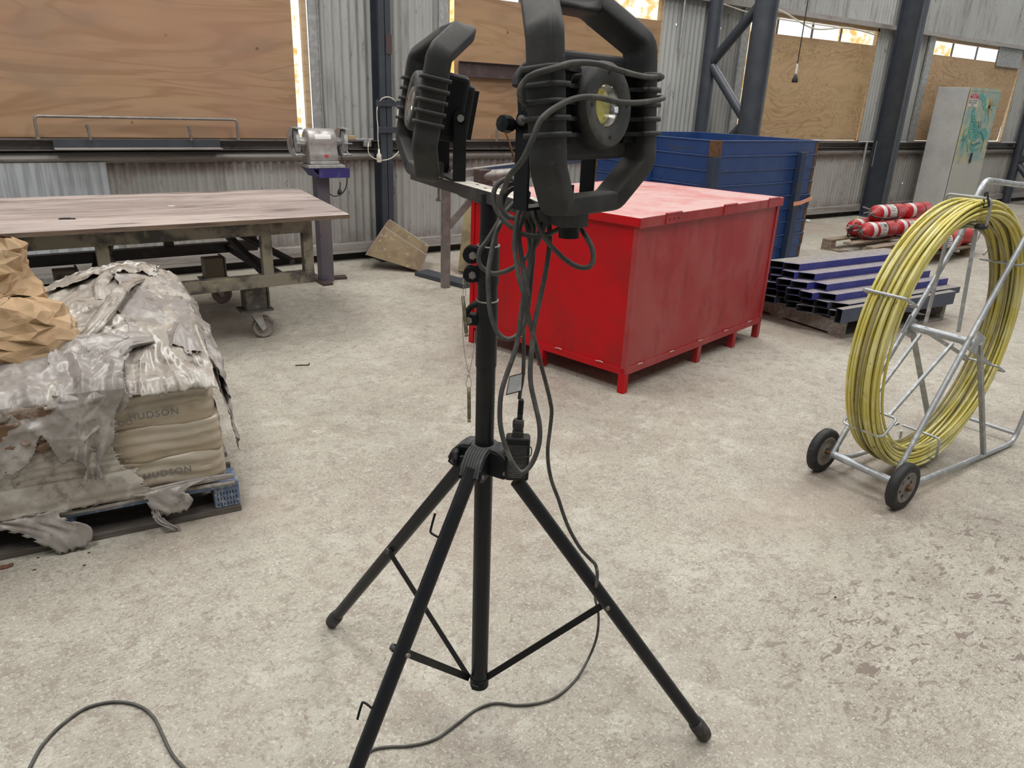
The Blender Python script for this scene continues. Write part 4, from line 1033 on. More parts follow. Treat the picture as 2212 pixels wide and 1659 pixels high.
# ------------------------------------------------------------------ tipped rusty box, rack, leaning board
def tipped_box():
    t = thing('steel_box', 'open rusty yellow steel box tipped on its edge by the wall', 'box', (3.05, 6.15, 0))
    # crop (560,230) scale 4.148 ; front plate corners
    def c(a, b, y): return WY(560 + a / 4.148, 230 + b / 4.148, y)
    p0 = c(955, 1330, 6.26); p1 = c(1445, 1500, 5.92); p2 = c(1495, 1330, 5.97); p3 = c(1120, 1080, 6.30)
    sh = Vector((.155, .23, .03)); 
    th = .006
    def plate(name, q, n): MB().prism(q, n).build(name, MAT['bin'], t, bevel=.0015)
    n = (p1 - p0).cross(p3 - p0).normalized() * th
    p1.z = max(p1.z, .012)
    q0, q1, q2, q3 = [p + sh for p in (p0, p1, p2, p3)]
    plate('front_plate', [p0, p1, p2, p3], n)
    plate('back_plate', [q0, q1, q2, q3], n)
    plate('bottom_plate', [p0, p1, q1, q0], Vector((0, 0, th)))
    plate('end_plate', [p1, p2, q2, q1], Vector((-th, 0, 0)))
    m = MB()
    for a_, b_ in ((p3, p2), (p0, p3), (q3, q2), (p1, p2)): m.tube([a_, b_], .006, 8)
    m.build('rim', MAT['steel_dull'], t)
    MB().prism([p0 * .5 + q0 * .5 + Vector((.1, 0, -.01)), p1 * .5 + q1 * .5 + Vector((-.12, 0, .0)), p1 * .5 + q1 * .5 + Vector((-.12, 0, -.03)), p0 * .5 + q0 * .5 + Vector((.15, 0, -.06))], (0, .03, 0)).build('foot_rib', MAT['brownchan'], t)
tipped_box()
def rack():
    t = thing('steel_rack', 'bare steel rack stand on a flat foot beside the tipped box', 'rack', (3.03, 5.3, 0))
    p = G(962, 621)
    x, y = p.x, p.y
    MB().box((x, y, .445), (.062, .062, .89)).build('upright', MAT['steel_dull'], t, bevel=.006)
    d = (G(1010, 614) - G(912, 586)).normalized(); 
    MB().bar(G(910, 588, .02), G(1016, 616, .02), .16, .035).build('foot_channel', MAT['slate'], t, bevel=.003)
    MB().bar((x + .02, y, .50), (x + .30, y - .12, .86), .045, .05).build('angled_brace', MAT['steel_dull'], t, bevel=.004)
    a = WY(965, 378, 5.3); b = WY(1135, 357, 5.1)
    dd = (b - a); b2 = a + dd * 2.2
    MB().bar(a, b2, .09, .055).build('top_beam', MAT['tube_slate'], t, bevel=.004)
    MB().bar(a - dd * .1 + Vector((0, 0, .0)), a + dd * .34, .095, .058).build('rusty_sleeve', MAT['steel_dull'], t, bevel=.004)
    x2 = x + 1.75
    MB().box((x2, y - .2, .46), (.062, .062, .92)).build('upright', MAT['steel_dull'], t, bevel=.006)
    u = thing('worn_shaft', 'short worn steel shaft resting across the rack behind the stand', 'steel shaft', WY(1050, 385, 5.05))
    a = WY(1035, 381, 5.1); b = WY(1128, 374, 5.0); b = a + (b - a) * 1.9
    MB().cyl(a, b, .045, n=24).build('shaft', MAT['steel_dull'], u)
    MB().box(a + Vector((.03, 0, .0)), (.11, .10, .11)).build('shaft_block', MAT['brownchan'], u, bevel=.01)
    MB().box(a + Vector((.09, 0, -.10)), (.055, .06, .12)).build('shaft_foot', MAT['steel_dull'], u, bevel=.008)
rack()
a = G(1000, 592); b = WY(1020, 470, 5.95)
tag(MB().bar(a + Vector((0, 0, .02)), Vector((a.x + .25, a.y + .30, .62)), .09, .025).build('leaning_board', MAT['yellow_board'], bevel=.002), 'olive board leaning between the rack and the red chest', 'board')
tag(MB().bar(G(1008, 600, .02), Vector((a.x + .22, a.y + .12, .30)), .07, .02).build('leaning_board', MAT['brownchan'], bevel=.002), 'short brown board leaning low beside the red chest', 'board')
# ------------------------------------------------------------------ yellow rod reel on its wheeled frame
def rod_reel():
    yN, yF, yM = 1.30, 1.59, 1.455
    Cn = WY(2031, 722, yM)
    t = thing('rod_reel_trolley', 'galvanised wheeled reel frame wound with coiled yellow duct rod', 'cable reel', (Cn.x, yM, 0))
    def N(a, b): return WY(1650 + a / 2.242, 380 + b / 2.242, yN)
    def Fp(a, b): return WY(1650 + a / 2.242, 380 + b / 2.242, yF)
    r = .0115
    zax = .10
    wn = Vector((2.85, 1.262, zax)); wf = Vector((2.865, 1.635, zax))
    An = wn + Vector((0, .045, 0)); Af = wf - Vector((0, .045, 0))
    MB().cyl(wn + Vector((0, -.02, 0)), wf + Vector((0, .02, 0)), .008, n=14).build('axle_pin', MAT['rust'], t)
    MB().cyl(An, Af, .0165, n=20).build('axle_tube', MAT['galv'], t)
    # side frames: floor rail, rear bend and handle
    n_top = N(1262, 305); n_top = An + (n_top - An) * 1.06
    f_top = Fp(950, 290)
    rearN = N(1165, 1330); rearN.z = .016
    def side(A, top, rear, y, nm):
        hk = Vector((rear.x + .34, y, 1.02))
        path = [A + Vector((0, 0, -.01)), Vector((A.x + .16, y, .045)), Vector((rear.x - .05, y, .014)), Vector((rear.x + .08, y, .016)), hk]
        MB().tube(rounded(path, .06, 5), r, 12).build('floor_rail', MAT['galv'], t)
        MB().tube([A, top], r, 12).build('long_strut', MAT['galv'], t)
        return hk
    hn = side(An, n_top, rearN, yN, 'near'); hf = side(Af, f_top, rearN, yF, 'far')
    # handle loop
    d = (f_top - Af).normalized()
    ht = Fp(1030, 100); hb = Fp(1120, 22)
    zh = Fp(1250, 45).z
    MB().tube(rounded([f_top, ht, Fp(1075, 20), Fp(1250, 45), Vector((hf.x + .02, yF, zh)), hf], .07, 6), r * 1.15, 12).build('handle', MAT['galv'], t)
    dn = (n_top - An).normalized(); nz_ = n_top + dn * ((zh - n_top.z) / dn.z)
    MB().tube(rounded([n_top, nz_, Vector((max(hn.x + .02, nz_.x + .12), yN, zh)), hn], .07, 6), r * 1.15, 12).build('handle', MAT['galv'], t)
    MB().cyl(hn, hf, r, n=12).build('cross_tube', MAT['galv'], t)
    # rear cross tube
    MB().cyl(Vector((rearN.x + .10, yN, .05)), Vector((rearN.x + .10, yF, .05)), r * .8, n=12).build('cross_tube', MAT['galv'], t)
    MB().cyl(Vector((Cn.x - .05, yF, .02)), Vector((Cn.x - .05, yF - .10, .012)), r * .6, n=10).build('cross_tube', MAT['galv'], t)
    # upright supports
    for y, rear in ((yN, N(1065, 1345)), (yF, Fp(805, 1235))):
        MB().bar(Vector((Cn.x + .015, y, Cn.z)), Vector((rear.x, y, .022)), .018, .018, up=(0, 1, 0)).build('upright', MAT['galv_dull'], t)
        MB().box((Cn.x + .0, y, Cn.z), (.09, .006, .085), Matrix.Rotation(.45, 4, 'Y')).build('hub_plate', MAT['galv'], t, bevel=.002)
    MB().cyl(Vector((Cn.x, yN, Cn.z)), Vector((Cn.x, yF, Cn.z)), .017, n=20).build('hub_tube', MAT['galv'], t)
    # spokes and hoops
    RI, RO = .475, .585
    y0, y1 = yM - .090, yM + .085
    for k in range(6):
        a = math.radians(96 + 60 * k)
        u = Vector((math.cos(a), 0, math.sin(a)))
        q = lambda rr, y: Vector((Cn.x, 0, Cn.z)) + u * rr + Vector((0, y, 0))
        if k % 2 == 0:
            MB().bar(q(.03, yM - .07), q(RI, yM - .055), .016, .010, up=(0, 1, 0)).build('spoke', MAT['galv'], t)
            MB().bar(q(.03, yM + .07), q(RI, yM + .045), .016, .010, up=(0, 1, 0)).build('spoke', MAT['galv'], t)
        m = MB()
        m.tube(rounded([q(RI, y1), q(RI, y0), q(RO, y0), q(RO, y1), q(RI + .03, y1)], .02, 4), .0058, 10)
        m.build('hoop', MAT['galv_dull'] if k in (0, 5) else MAT['galv'], t)
    # the coil
    rg = random.Random(11)
    def turn(R0, yy, wob, rr, nm, ph):
        P_ = []
        c = Vector((Cn.x + wob * math.cos(ph), yy, Cn.z - .012 + wob * math.sin(ph)))
        a1, a2 = rg.uniform(0, 6), rg.uniform(0, 6)
        for i in range(90):
            a = 2 * PI * i / 90
            R_ = R0 + .004 * math.sin(2 * a + a1) + .002 * math.sin(5 * a + a2)
            P_.append(c + Vector((R_ * math.cos(a), .007 * math.sin(a + a2) + .004 * math.sin(3 * a + a1), R_ * math.sin(a))))
        return P_
    m = MB(); m2 = MB()
    lay = [(.573, 9), (.560, 9), (.547, 9), (.533, 7), (.521, 4)]
    for R0, cnt in lay:
        for j in range(cnt):
            yy = yM - .066 + .128 * (j + .5) / cnt + rg.uniform(-.003, .003)
            (m if rg.random() < .86 else m2).tube(turn(R0 + rg.uniform(-.004, .004), yy, rg.uniform(0, .008), .0052, '', rg.uniform(0, 6)), .0060, 7, closed=True)
    m.build('yellow_rod_coil', MAT['yellow_rod'], t)
    for R0, yy, wob, ph in ((.505, yM - .02, .016, -1.2), (.488, yM + .03, .020, -1.4), (.512, yM + .05, .012, 2.0)):
        m2.tube(turn(R0, yy, wob, .006, '', ph), .0062, 8, closed=True)
    m2.build('grimy_rod_loops', MAT['olive_rod'], t)
    m = MB(); m.tube(turn(.520, yM - .055, .018, .006, '', 1.2), .0056, 8, closed=True)
    m.tube(catmull([Vector((Cn.x - .46, yM + .02, Cn.z - .22)), Vector((Cn.x - .33, yM + .03, Cn.z - .37)), Vector((Cn.x - .12, yM - .01, Cn.z - .50)), Vector((Cn.x + .04, yM - .04, Cn.z - .553))]), .0052, 8)
    m.build('yellow_rod_end', MAT['yellow_rod'], t)
    m = MB(); q = Vector((Cn.x - .05, yM - .09, Cn.z + .585)); m.tube(rounded([q + Vector((-.02, .02, .02)), q + Vector((.01, .04, .015)), q + Vector((.0, .03, -.04)), q + Vector((-.02, .0, -.03)), q + Vector((-.02, .02, .02))], .01, 3), .004, 6)
    m.build('black_tie', MAT['ink'], t)
    MB().superbox(Vector((Cn.x - .045, yM - .07, Cn.z + .472)), (.03, .02, .012), 3, 6).build('tape_wrap', MAT['ink'], t)
    # wheels
    for c, s in ((wn, -1), (wf, 1)):
        w = MB().lathe([(.066, -.018), (.090, -.021), (.099, -.014), (.101, 0), (.099, .014), (.090, .021), (.066, .018), (.066, -.018)], c, (0, 1, 0), 48).build('wheel', MAT['tyre'], t)
        MB().lathe([(.010, -.012), (.020, -.020), (.026, -.012), (.050, -.010), (.060, -.019), (.067, -.018), (.067, .018), (.060, .019), (.050, .010), (.026, .012), (.020, .020), (.010, .012)], c, (0, 1, 0), 40).build('hub', MAT['hub'], w)
        m = MB()
        for i in range(6):
            a = PI / 3 * i + .3
            q = c + Vector((math.cos(a) * .038, s * .0108, math.sin(a) * .038)); m.cyl(q, q + Vector((0, s * .0006, 0)), .0075, n=12)
        m.build('hub_holes', MAT['tube_in'], w)
        MB().cyl(c + Vector((0, s * .018, 0)), c + Vector((0, s * .036, 0)), .009, n=16).cyl(c + Vector((0, s * .016, 0)), c + Vector((0, s * .022, 0)), .017, n=16).build('rusty_bolt', MAT['rust'], w)
rod_reel()
# ------------------------------------------------------------------ pallet of film-wrapped sacks
PO = Vector((-.56, 2.705, 0)); PTH = math.radians(-6.0)
PO = G(522, 1101) - Vector((math.cos(PTH), math.sin(PTH), 0)) * 1.165
pb, PB, bx, wd = pallet('wooden_pallet', 'blue-blocked wooden pallet under the torn film-wrapped sacks', PO, PTH, 1.165, 1.165, None)
for i, x in enumerate((0, .53, 1.075)):
    for y in (0, .51, 1.02):
        b = bx(MB(), x, x + .09, y + .002, y + .14, .024, .105).build('block', MAT['pallet_blue'], pb, bevel=.004)
        if y == 0:
            m = MB()
            for rr in range(3):
                for k in range(7):
                    q = PB(x + .012 + .011 * k, .0012, .040 + .022 * rr); m.box(q, (.0032, .003, .009 + .005 * ((k * 7 + rr) % 2)))
            m.build('stamped_marks', MAT['ink'], b)
for y in (0, .26, .53, .80, 1.045):
    bx(MB(), 0, 1.165, y, y + .12, .105, .127).build('deck_board', MAT['pallet_blue'] if y == 0 else MAT['pallet_grey'], pb, bevel=.003)
for y in (0, .51, 1.02):
    bx(MB(), 0, 1.165, y - .006 * (y == 0), y + .14, 0, .024).build('base_board', MAT['pallet_dark'], pb, bevel=.003)
bx(MB(), .0, 1.165, .20, .215, .0, .105).build('inner_board', MAT['pallet_dark'], pb)

ROT = Matrix.Rotation(PTH, 4, 'Z')
def nz(p, s, a): return noise.noise(p * s) * a
def sack(x0, x1, y0, y1, z0, z1, label, tilt=(0, 0, 0), seed=0, p=7):
    c = PB((x0 + x1) / 2, (y0 + y1) / 2, (z0 + z1) / 2)
    t = thing('paper_sack', label, 'sack', c, (tilt[0], tilt[1], PTH + tilt[2]), 'film-wrapped sacks stacked on the pallet')
    def disp(wv, q):
        n = Vector((q.x, q.y, q.z)).normalized(); s = Vector((seed * 3.1, 0, 0))
        d = .010 * noise.noise(wv * 7 + s) + .004 * noise.noise(wv * 25 + s)
        d += .003 * math.sin(wv.z * 160 + 4 * noise.noise(wv * 5 + s)) * (abs(n.y) > .5)
        return n * d
    MB().superbox((0, 0, 0), ((x1 - x0) / 2, (y1 - y0) / 2, (z1 - z0) / 2), p, 22, disp).build('sack_body', MAT['sack'], t, merge=.0004, world=False)
    return t
zz = [.128, .258, .385, .508]
nm = ['bottom', 'middle', 'top']
s00 = None
for L in range(3):
    off = (0, .012, -.006)[L]
    sk = sack(.565 + off, 1.135 - .01 * L + off * .5, .01, .57, zz[L], zz[L + 1] + .014, 'tan film-wrapped sack at the front right corner, %s layer' % nm[L], seed=L, p=14)
    if L in (0, 2):
        # HUDSON printed on the visible long side
        pts = {0: (372, 1021), 2: (332, 893)}[L]
    sack(-.02 + off, .56 + off, .01 + .01 * L, .57, zz[L], zz[L + 1] + .014, 'tan film-wrapped sack at the front left, %s layer' % nm[L], seed=L + 5, p=14)
    sack(.565, 1.12, .58, 1.14, zz[L], zz[L + 1], 'tan film-wrapped sack at the back right corner, %s layer' % nm[L], seed=L + 9, p=8)
    sack(-.02, .555, .58, 1.14, zz[L], zz[L + 1], 'tan film-wrapped sack at the back left, %s layer' % nm[L], seed=L + 14, p=8)
sack(.50, 1.06, .50, 1.08, .512, .665, 'tan sack bulging on top at the back right under torn film', (0, .0, .1), 21, 3.2)
sack(-.05, .47, .35, 1.0, .512, .62, 'tan sack on top at the back left under the brown paper', (.0, .0, -.1), 25, 3.5)

front_n = ROT.to_3x3() @ Vector((0, -1, 0)); front_r = ROT.to_3x3() @ Vector((1, 0, 0))
allsacks = [o for o in COL.objects if o.name.startswith('paper_sack')]
def print_on(px, py, txt, par, h, mt, off=.004, sp=1.15):
    # where the sight line meets the front plane of the stack
    o = PB(0, .006, 0); d = ray(px, py); n = front_n
    k = (o - CAM_C).dot(n) / d.dot(n)
    p = CAM_C + d * k + n * off
    return lettering('printed_lettering', txt, MAT[mt], par, p, front_r, (0, 0, 1), h, spacing=sp, align='CENTER', bold=.012)
byl = {o['label']: o for o in allsacks}
for L in (0, 2):
    par = byl['tan film-wrapped sack at the front right corner, %s layer' % nm[L]]
    if L == 0: print_on(362, 1019, 'HUDSON', par, .024, 'ink_grey', .0095)
    else:
        print_on(332, 893, 'HUDSON', par, .024, 'ink_grey', .0095)
        print_on(270, 912, 'OO', par, .018, 'ink_grey', .0095)

# ---- stretch film: sheets that follow the stack
def hmap(x, y):
    """height of the heap above pallet coordinates"""
    def sm(e0, e1, v):
        q = max(0, min(1, (v - e0) / (e1 - e0))); return q * q * (3 - 2 * q)
    z = .545 + .075 * sm(.02, .35, y) * sm(.35, .75, x)
    z += .075 * math.exp(-((x - .80) / .33) ** 2 - ((y - .80) / .38) ** 2)
    z += .06 * math.exp(-((x - .95) / .2) ** 2 - ((y - .98) / .25) ** 2)
    z += .05 * math.exp(-((x - .15) / .30) ** 2 - ((y - .65) / .35) ** 2)
    e = sm(1.22, 1.10, x) * sm(-.07, .03, y) * sm(1.19, 1.05, y)
    return z - .12 * (1 - e)
def drape(name, matk, outline_fn, nu, nv, label, fold=(9, .014), seed=0, th=.0014, ragged=.5, parent=None, ang=.6, cut=0.0, side=0.0):
    m = MB(); ca, sa = math.cos(ang), math.sin(ang)
    def ridge(x, y, z): return 1 - abs(noise.noise(Vector((x, y, z)))) * 2.2
    def fn(u, v):
        p, n = outline_fn(u, v)
        a = (u * ca + v * sa); b = (-u * sa + v * ca)
        wv = .35 * noise.noise(Vector((u * 2.2, v * 2.2, seed + 5)))
        f = ridge((a + wv) * fold[0] * .55, b * 1.6, seed)
        g = ridge((b + wv) * fold[0] * 1.1 + 7, a * 2.2, seed + 2)
        k = ridge(u * fold[0] * 2.6, v * fold[0] * 2.2, seed + 9)
        f3 = noise.noise(p * 60)
        return p + n * (fold[1] * (1.05 * f + .45 * g + .16 * k - .70) + .0005 * f3 + .005)
    def skip(u, v):
        if cut and v < cut * (.5 + .9 * abs(noise.noise(Vector((u * 3.1, seed, 2)))) * 2 - .55 + .35 * noise.noise(Vector((u * 11, seed, 8)))): return True
        if side and (u < side * (1 - v) * (.6 + noise.noise(Vector((v * 4, seed, 5)))) or 1 - u < side * (1 - v) * (.6 + noise.noise(Vector((v * 4, seed, 9))))): return True
        e = min(u, 1 - u, v, 1 - v)
        return e < .10 and .055 * ragged + .075 * ragged * (noise.noise(Vector((u * 13, v * 13, seed + 3.3))) + .8 * noise.noise(Vector((u * 45, v * 45, seed)))) > e
    m.grid(fn, nu, nv, True, skip)
    o = m.build(name, MAT[matk], parent, solid=th)
    if label: tag(o, label, 'plastic film')
    return o
def top_sheet(c0, c1, c2, c3, lift=.012):
    """quad in pallet coordinates lying over the heap; beyond the edges it hangs down"""
    def fn(u, v):
        a = Vector(c0) * (1 - u) * (1 - v) + Vector(c1) * u * (1 - v) + Vector(c2) * u * v + Vector(c3) * (1 - u) * v
        x, y = a.x, a.y
        n = Vector((0, 0, 1)); drop = 0
        if y < 0: drop = -y; y = -.018 - .05 * min(1, drop * 2) * .3; n = Vector((0, -1, .2))
        if x > 1.145: drop = max(drop, x - 1.145); x = 1.150 + .02 * min(1, drop * 4); n = Vector((1, 0, .2))
        z = hmap(min(x, 1.145), max(y, 0)) + lift - drop
        if drop: z = max(z, .15)
        return PB(x, y, z), (ROT.to_3x3() @ n).normalized()
    return fn
drape('stretch_film', 'film', top_sheet((.60, -.022, 0), (1.13, -.020, 0), (1.13, 1.13, 0), (.62, 1.12, 0)), 150, 150, 'crinkled dirty stretch film stretched over the top of the right sacks', (7, .019), 1, ragged=.12)
drape('stretch_film', 'film_grey', top_sheet((.84, .24, 0), (1.36, .02, 0), (1.32, .70, 0), (.86, .98, 0), .022), 110, 110, 'grey torn film flap falling over the right side of the heap', (5, .018), 2, ang=-.5, side=.12)
drape('stretch_film', 'film_grey', top_sheet((.30, -.26, 0), (.86, -.20, 0), (.88, .30, 0), (.30, .30, 0), .022), 130, 120, 'grey bunched film hanging over the front edge left of the printed name', (5, .026), 3, ang=1.1, cut=.45, side=.25)
drape('stretch_film', 'film_grey', top_sheet((.58, -.36, 0), (.80, -.30, 0), (.88, .16, 0), (.62, .20, 0), .042), 60, 130, 'ragged grey film tail dangling down the front above the printed name', (4, .022), 4, ang=.15, cut=.25, side=.45)
drape('stretch_film', 'film', top_sheet((.60, .80, 0), (1.04, .82, 0), (1.06, 1.17, 0), (.58, 1.17, 0), .026), 90, 60, 'pale film rolled along the back edge of the heap', (6, .022), 5, cut=.25)
drape('stretch_film', 'film', top_sheet((.40, -.06, 0), (.86, .04, 0), (.84, .40, 0), (.40, .36, 0), .012), 90, 70, 'pale film lying flat between the brown paper and the front edge', (6, .016), 6)
drape('stretch_film', 'film_rust', top_sheet((.36, -.20, 0), (.70, -.15, 0), (.72, .02, 0), (.36, .03, 0), .012), 80, 60, 'rust-stained film under the grey bunch at the left edge', (5, .014), 7, ragged=.8, cut=.35)
# film pulled tight round the front of the stack, in shallow horizontal pleats
def wrap(u, v):
    x = .12 + (.76 - .1 * v) * u + .02 * math.sin(v * 9); z = .135 + .345 * v
    bul = .012 * abs(math.sin((z - .128) / .127 * PI)) ** .5
    y = -.006 - bul - .0012 * math.sin(z * 190 + 7 * noise.noise(Vector((x * 2.5, z * 9, 1))))
    return PB(x, y, z), front_n
drape('stretch_film', 'film', wrap, 120, 120, 'film pulled tight in level pleats round the left front of the sacks', (4, .0022), 15, ragged=.6)
# twisted ropes of film
def rope(pts, r, seed, label, matk='film'):
    P_ = catmull([PB(*p) for p in pts], 14); m = MB(); N = len(P_)
    n = 30; vs = []
    for i in range(N):
        d = (P_[min(i + 1, N - 1)] - P_[max(i - 1, 0)]).normalized()
        a_ = d.cross(Vector((0, 0, 1))).normalized(); b_ = a_.cross(d)
        rr = r * (.62 + .6 * math.sin(PI * (.06 + .88 * i / (N - 1))))
        for k in range(n):
            th = 2 * PI * k / n
            tw = th + i * .035
            q = rr * (1 + .30 * (1 - 2.2 * abs(noise.noise(Vector((math.cos(tw) * 1.9, math.sin(tw) * 1.9, i * .03 + seed))))) + .22 * noise.noise(Vector((math.cos(tw) * 5, math.sin(tw) * 5, i * .12 + seed))))
            vs.append(P_[i] + (a_ * math.cos(th) + b_ * math.sin(th) * .5) * q)
    fs = [(i * n + k, i * n + (k + 1) % n, (i + 1) * n + (k + 1) % n, (i + 1) * n + k) for i in range(N - 1) for k in range(n)]
    m.add(vs, fs, True); m.add(vs[:n], [tuple(range(n - 1, -1, -1))]); m.add(vs[-n:], [tuple(range(n))])
    return tag(m.build('film_twist', MAT[matk]), label, 'plastic film')
rope([(.66, .20, .60), (.74, .30, .65), (.82, .46, .70), (.90, .66, .745), (.98, .84, .73)], .022, 1, 'twisted rope of film running back from the brown paper')
rope([(.66, -.01, .47), (.74, .04, .56), (.80, .12, .60), (.86, .20, .635), (.95, .24, .635)], .026, 2, 'gathered knot of film at the middle of the front edge', 'film_grey')
rope([(.80, .62, .70), (.82, .78, .745), (.90, .92, .76), (1.0, 1.0, .74)], .020, 5, 'pale pleat of film curling round the back right top')
# pleats stretched along the base of the stack
for k, (z, r_) in enumerate(((.150, .010), (.163, .007), (.139, .009))):
    m = MB(); m.tube(catmull([PB(-.02 + .13 * i, -.006 - .003 * math.sin(i * 2 + k), z + .004 * math.sin(i * 1.7 + k) - .004 * k) for i in range(10)], 6), r_, 8)
    m.build('film_pleat', MAT['film_grey'], bevel=0)
    o = COL.objects[-1]; tag(o, ['thick', 'thin', 'low'][k] + ' pleat of film pulled tight along the foot of the front sacks', 'plastic film')
# hanging tatters over the pallet
def tatter(pts, label, seed):
    """pts rows of (left, right) points in pallet coords"""
    m = MB(); rows = []
    R_ = [catmull([PB(*p[0]) for p in pts], 5), catmull([PB(*p[1]) for p in pts], 5)]
    N = len(R_[0]); K = 14
    vs = []
    for i in range(N):
        for k in range(K + 1):
            f = k / K
            p = R_[0][i].lerp(R_[1][i], f)
            p += front_n * (.016 * noise.noise(Vector((k * .45, i * .25, seed))) + .010)
            if i == N - 1: p += Vector((0, 0, .018 * noise.noise(Vector((k * 1.3, 0, seed)))))
            vs.append(p)
    fs = [(i * (K + 1) + k, i * (K + 1) + k + 1, (i + 1) * (K + 1) + k + 1, (i + 1) * (K + 1) + k) for i in range(N - 1) for k in range(K)
          if not (k in (0, K - 1) and noise.noise(Vector((i * .9, k, seed))) > .1)]
    m.add(vs, fs, True)
    return tag(m.build('film_tatter', MAT['film_grey'], solid=.0012), label, 'plastic film')
tatter([((.80, -.01, .16), (1.10, -.005, .17)), ((.84, -.02, .145), (.99, -.02, .148)), ((.86, -.03, .10), (1.0, -.03, .105)), ((.90, -.035, .06), (.985, -.03, .075))], 'torn film tatter hanging over the pallet opening near its right block', 3)
tatter([((.34, -.01, .145), (.62, -.01, .16)), ((.42, -.02, .125), (.60, -.02, .13)), ((.50, -.03, .07), (.67, -.03, .075)), ((.56, -.045, .005), (.66, -.045, .018))], 'torn film tatter hanging to the floor beside the middle pallet block', 6)
tatter([((.86, -.01, .14), (.90, -.01, .14)), ((.86, -.03, .09), (.885, -.03, .09)), ((.87, -.04, .05), (.90, -.04, .05)), ((.93, -.05, .008), (.945, -.05, .012))], 'thin curled strip of film dangling from the right tatter', 9)

# side flap at the right back corner
drape('stretch_film', 'film_grey', top_sheet((1.12, .10, 0), (1.46, .06, 0), (1.40, .50, 0), (1.13, .60, 0), .016), 60, 60, 'brownish film flap hanging down the right end of the stack', (5, .028), 12)

# ---- crumpled kraft paper
def crumple(c, sx, sy, sz, seed, label, nu=17, nv=9):
    m = MB(); rg = random.Random(seed)
    vs = []
    for j in range(nv + 1):
        h = j / nv
        for i in range(nu):
            a = 2 * PI * (i + .5 * (j % 2) + .38 * rg.uniform(-1, 1)) / nu; hh = min(1, max(0, h + .045 * rg.uniform(-1, 1)))
            prof = (1.0 - .28 * hh + .05 * rg.uniform(-1, 1)) * (1 if hh < .80 else max(.0, (1 - hh) / .20) ** .45)
            p = Vector((math.cos(a) * sx * prof, math.sin(a) * sy * prof, (hh - .35) * sz * 1.3))
            n = Vector((math.cos(a), math.sin(a), .3)).normalized()
            vs.append(Vector(c) + p + n * (.05 * noise.noise(p * 7 + Vector((seed, 0, 0))) + .012 * rg.uniform(-1, 1)))
    fs = []
    for j in range(nv):
        for i in range(nu):
            a, b, c_, d = j * nu + i, j * nu + (i + 1) % nu, (j + 1) * nu + (i + 1) % nu, (j + 1) * nu + i
            fs += ([(a, b, c_), (a, c_, d)] if rg.random() < .5 else [(a, b, d), (b, c_, d)])
    m.add(vs, fs, False)
    o = m.build('kraft_paper', MAT['brownpaper'])
    md = o.modifiers.new('sub', 'SUBSURF'); md.subdivision_type = 'SIMPLE'; md.levels = 3; md.render_levels = 3
    tx = bpy.data.textures.new('creases', 'VORONOI'); tx.noise_scale = .055
    dm = o.modifiers.new('crease', 'DISPLACE'); dm.texture = tx; dm.strength = .012; dm.mid_level = .4
    return tag(o, label, 'paper')
crumple(PB(.535, .36, .66), .20, .17, .18, 2.0, 'lower crumpled brown kraft paper on the heap at the left edge')
crumple(PB(.52, .47, .82), .115, .10, .20, 7.0, 'upper wad of crumpled brown kraft paper, topmost on the heap')
# ------------------------------------------------------------------ tripod light stand
AB = G(1035.5, 1470, .125); AT = D(1057.5, 418, 1.425)
def ax(z): return AB + (AT - AB) * ((z - AB.z) / (AT.z - AB.z))
def px_y(p):
    v = CAM_R.transposed() @ (Vector(p) - CAM_C); return 829.5 - FPX * v.y / -v.z
def depth(p): return -(CAM_R.transposed() @ (Vector(p) - CAM_C)).z
def az(py):
    lo, hi = 0.0, 1.45
    for _ in range(40):
        mid = (lo + hi) / 2
        if px_y(ax(mid)) > py: lo = mid
        else: hi = mid
    return ax(mid)
stand = thing('light_stand', 'tall black tripod light stand in the middle of the floor', 'light stand', (AB.x, AB.y, 0))
U = (AT - AB).normalized()
MB().cyl(AB - U * .01, az(560), .0205, n=32).build('centre_pole', MAT['black_gloss'], stand)
m = MB(); m.cyl(az(790), az(648), .0222, n=32); m.build('outer_sleeve', MAT['black_gloss'], stand, bevel=.001)
m = MB(); m.cyl(az(612), az(531), .0225, n=32); m.build('clamp_collar', MAT['black_gloss'], stand, bevel=.001)
MB().cyl(az(655), az(600), .0195, n=32).build('middle_tube', MAT['black_gloss'], stand)
MB().cyl(az(560), az(505), .0185, n=32).build('upper_tube', MAT['black_gloss'], stand)
MB().cyl(az(512), AT, .0172, n=32).build('spigot', MAT['black_pc'], stand)
for py in (650, 532): 
    q = az(py); MB().lathe([(.0195, 0), (.0232, 0), (.0232, .003), (.0195, .003)], q, U, 32).build('collar_edge', MAT['steel_dull'], stand)
# collar ears with bolts (towards picture left)
LEFT = (CAM_R @ Vector((-1, 0, 0))); LEFT.z = 0; LEFT.normalize(); NEAR = (CAM_R @ Vector((0, 0, 1))); NEAR.z = 0; NEAR.normalize()
for py, rr in ((550, .017), (592, .016)):
    q = az(py)
    for s in (-.006, .010):
        m = MB(); m.cyl(q + LEFT * .033 + NEAR * (s - .003), q + LEFT * .033 + NEAR * (s + .003), rr, n=24); m.bar(q + LEFT * .015 + NEAR * s, q + LEFT * .035 + NEAR * s, .006, rr * 1.8, up=U)
        m.build('clamp_ear', MAT['black_pc'], stand, bevel=.001)
    MB().cyl(q + LEFT * .030 + NEAR * .012, q + LEFT * .030 + NEAR * .022, .0075, n=6).cyl(q + LEFT * .030 + NEAR * .022, q + LEFT * .030 + NEAR * .026, .004, n=12).build('clamp_bolt', MAT['steel_dull'], stand)
q = az(690)
MB().bar(q + LEFT * .018, q + LEFT * .042, .020, .024, up=U).build('latch_lug', MAT['black_pc'], stand, bevel=.003)
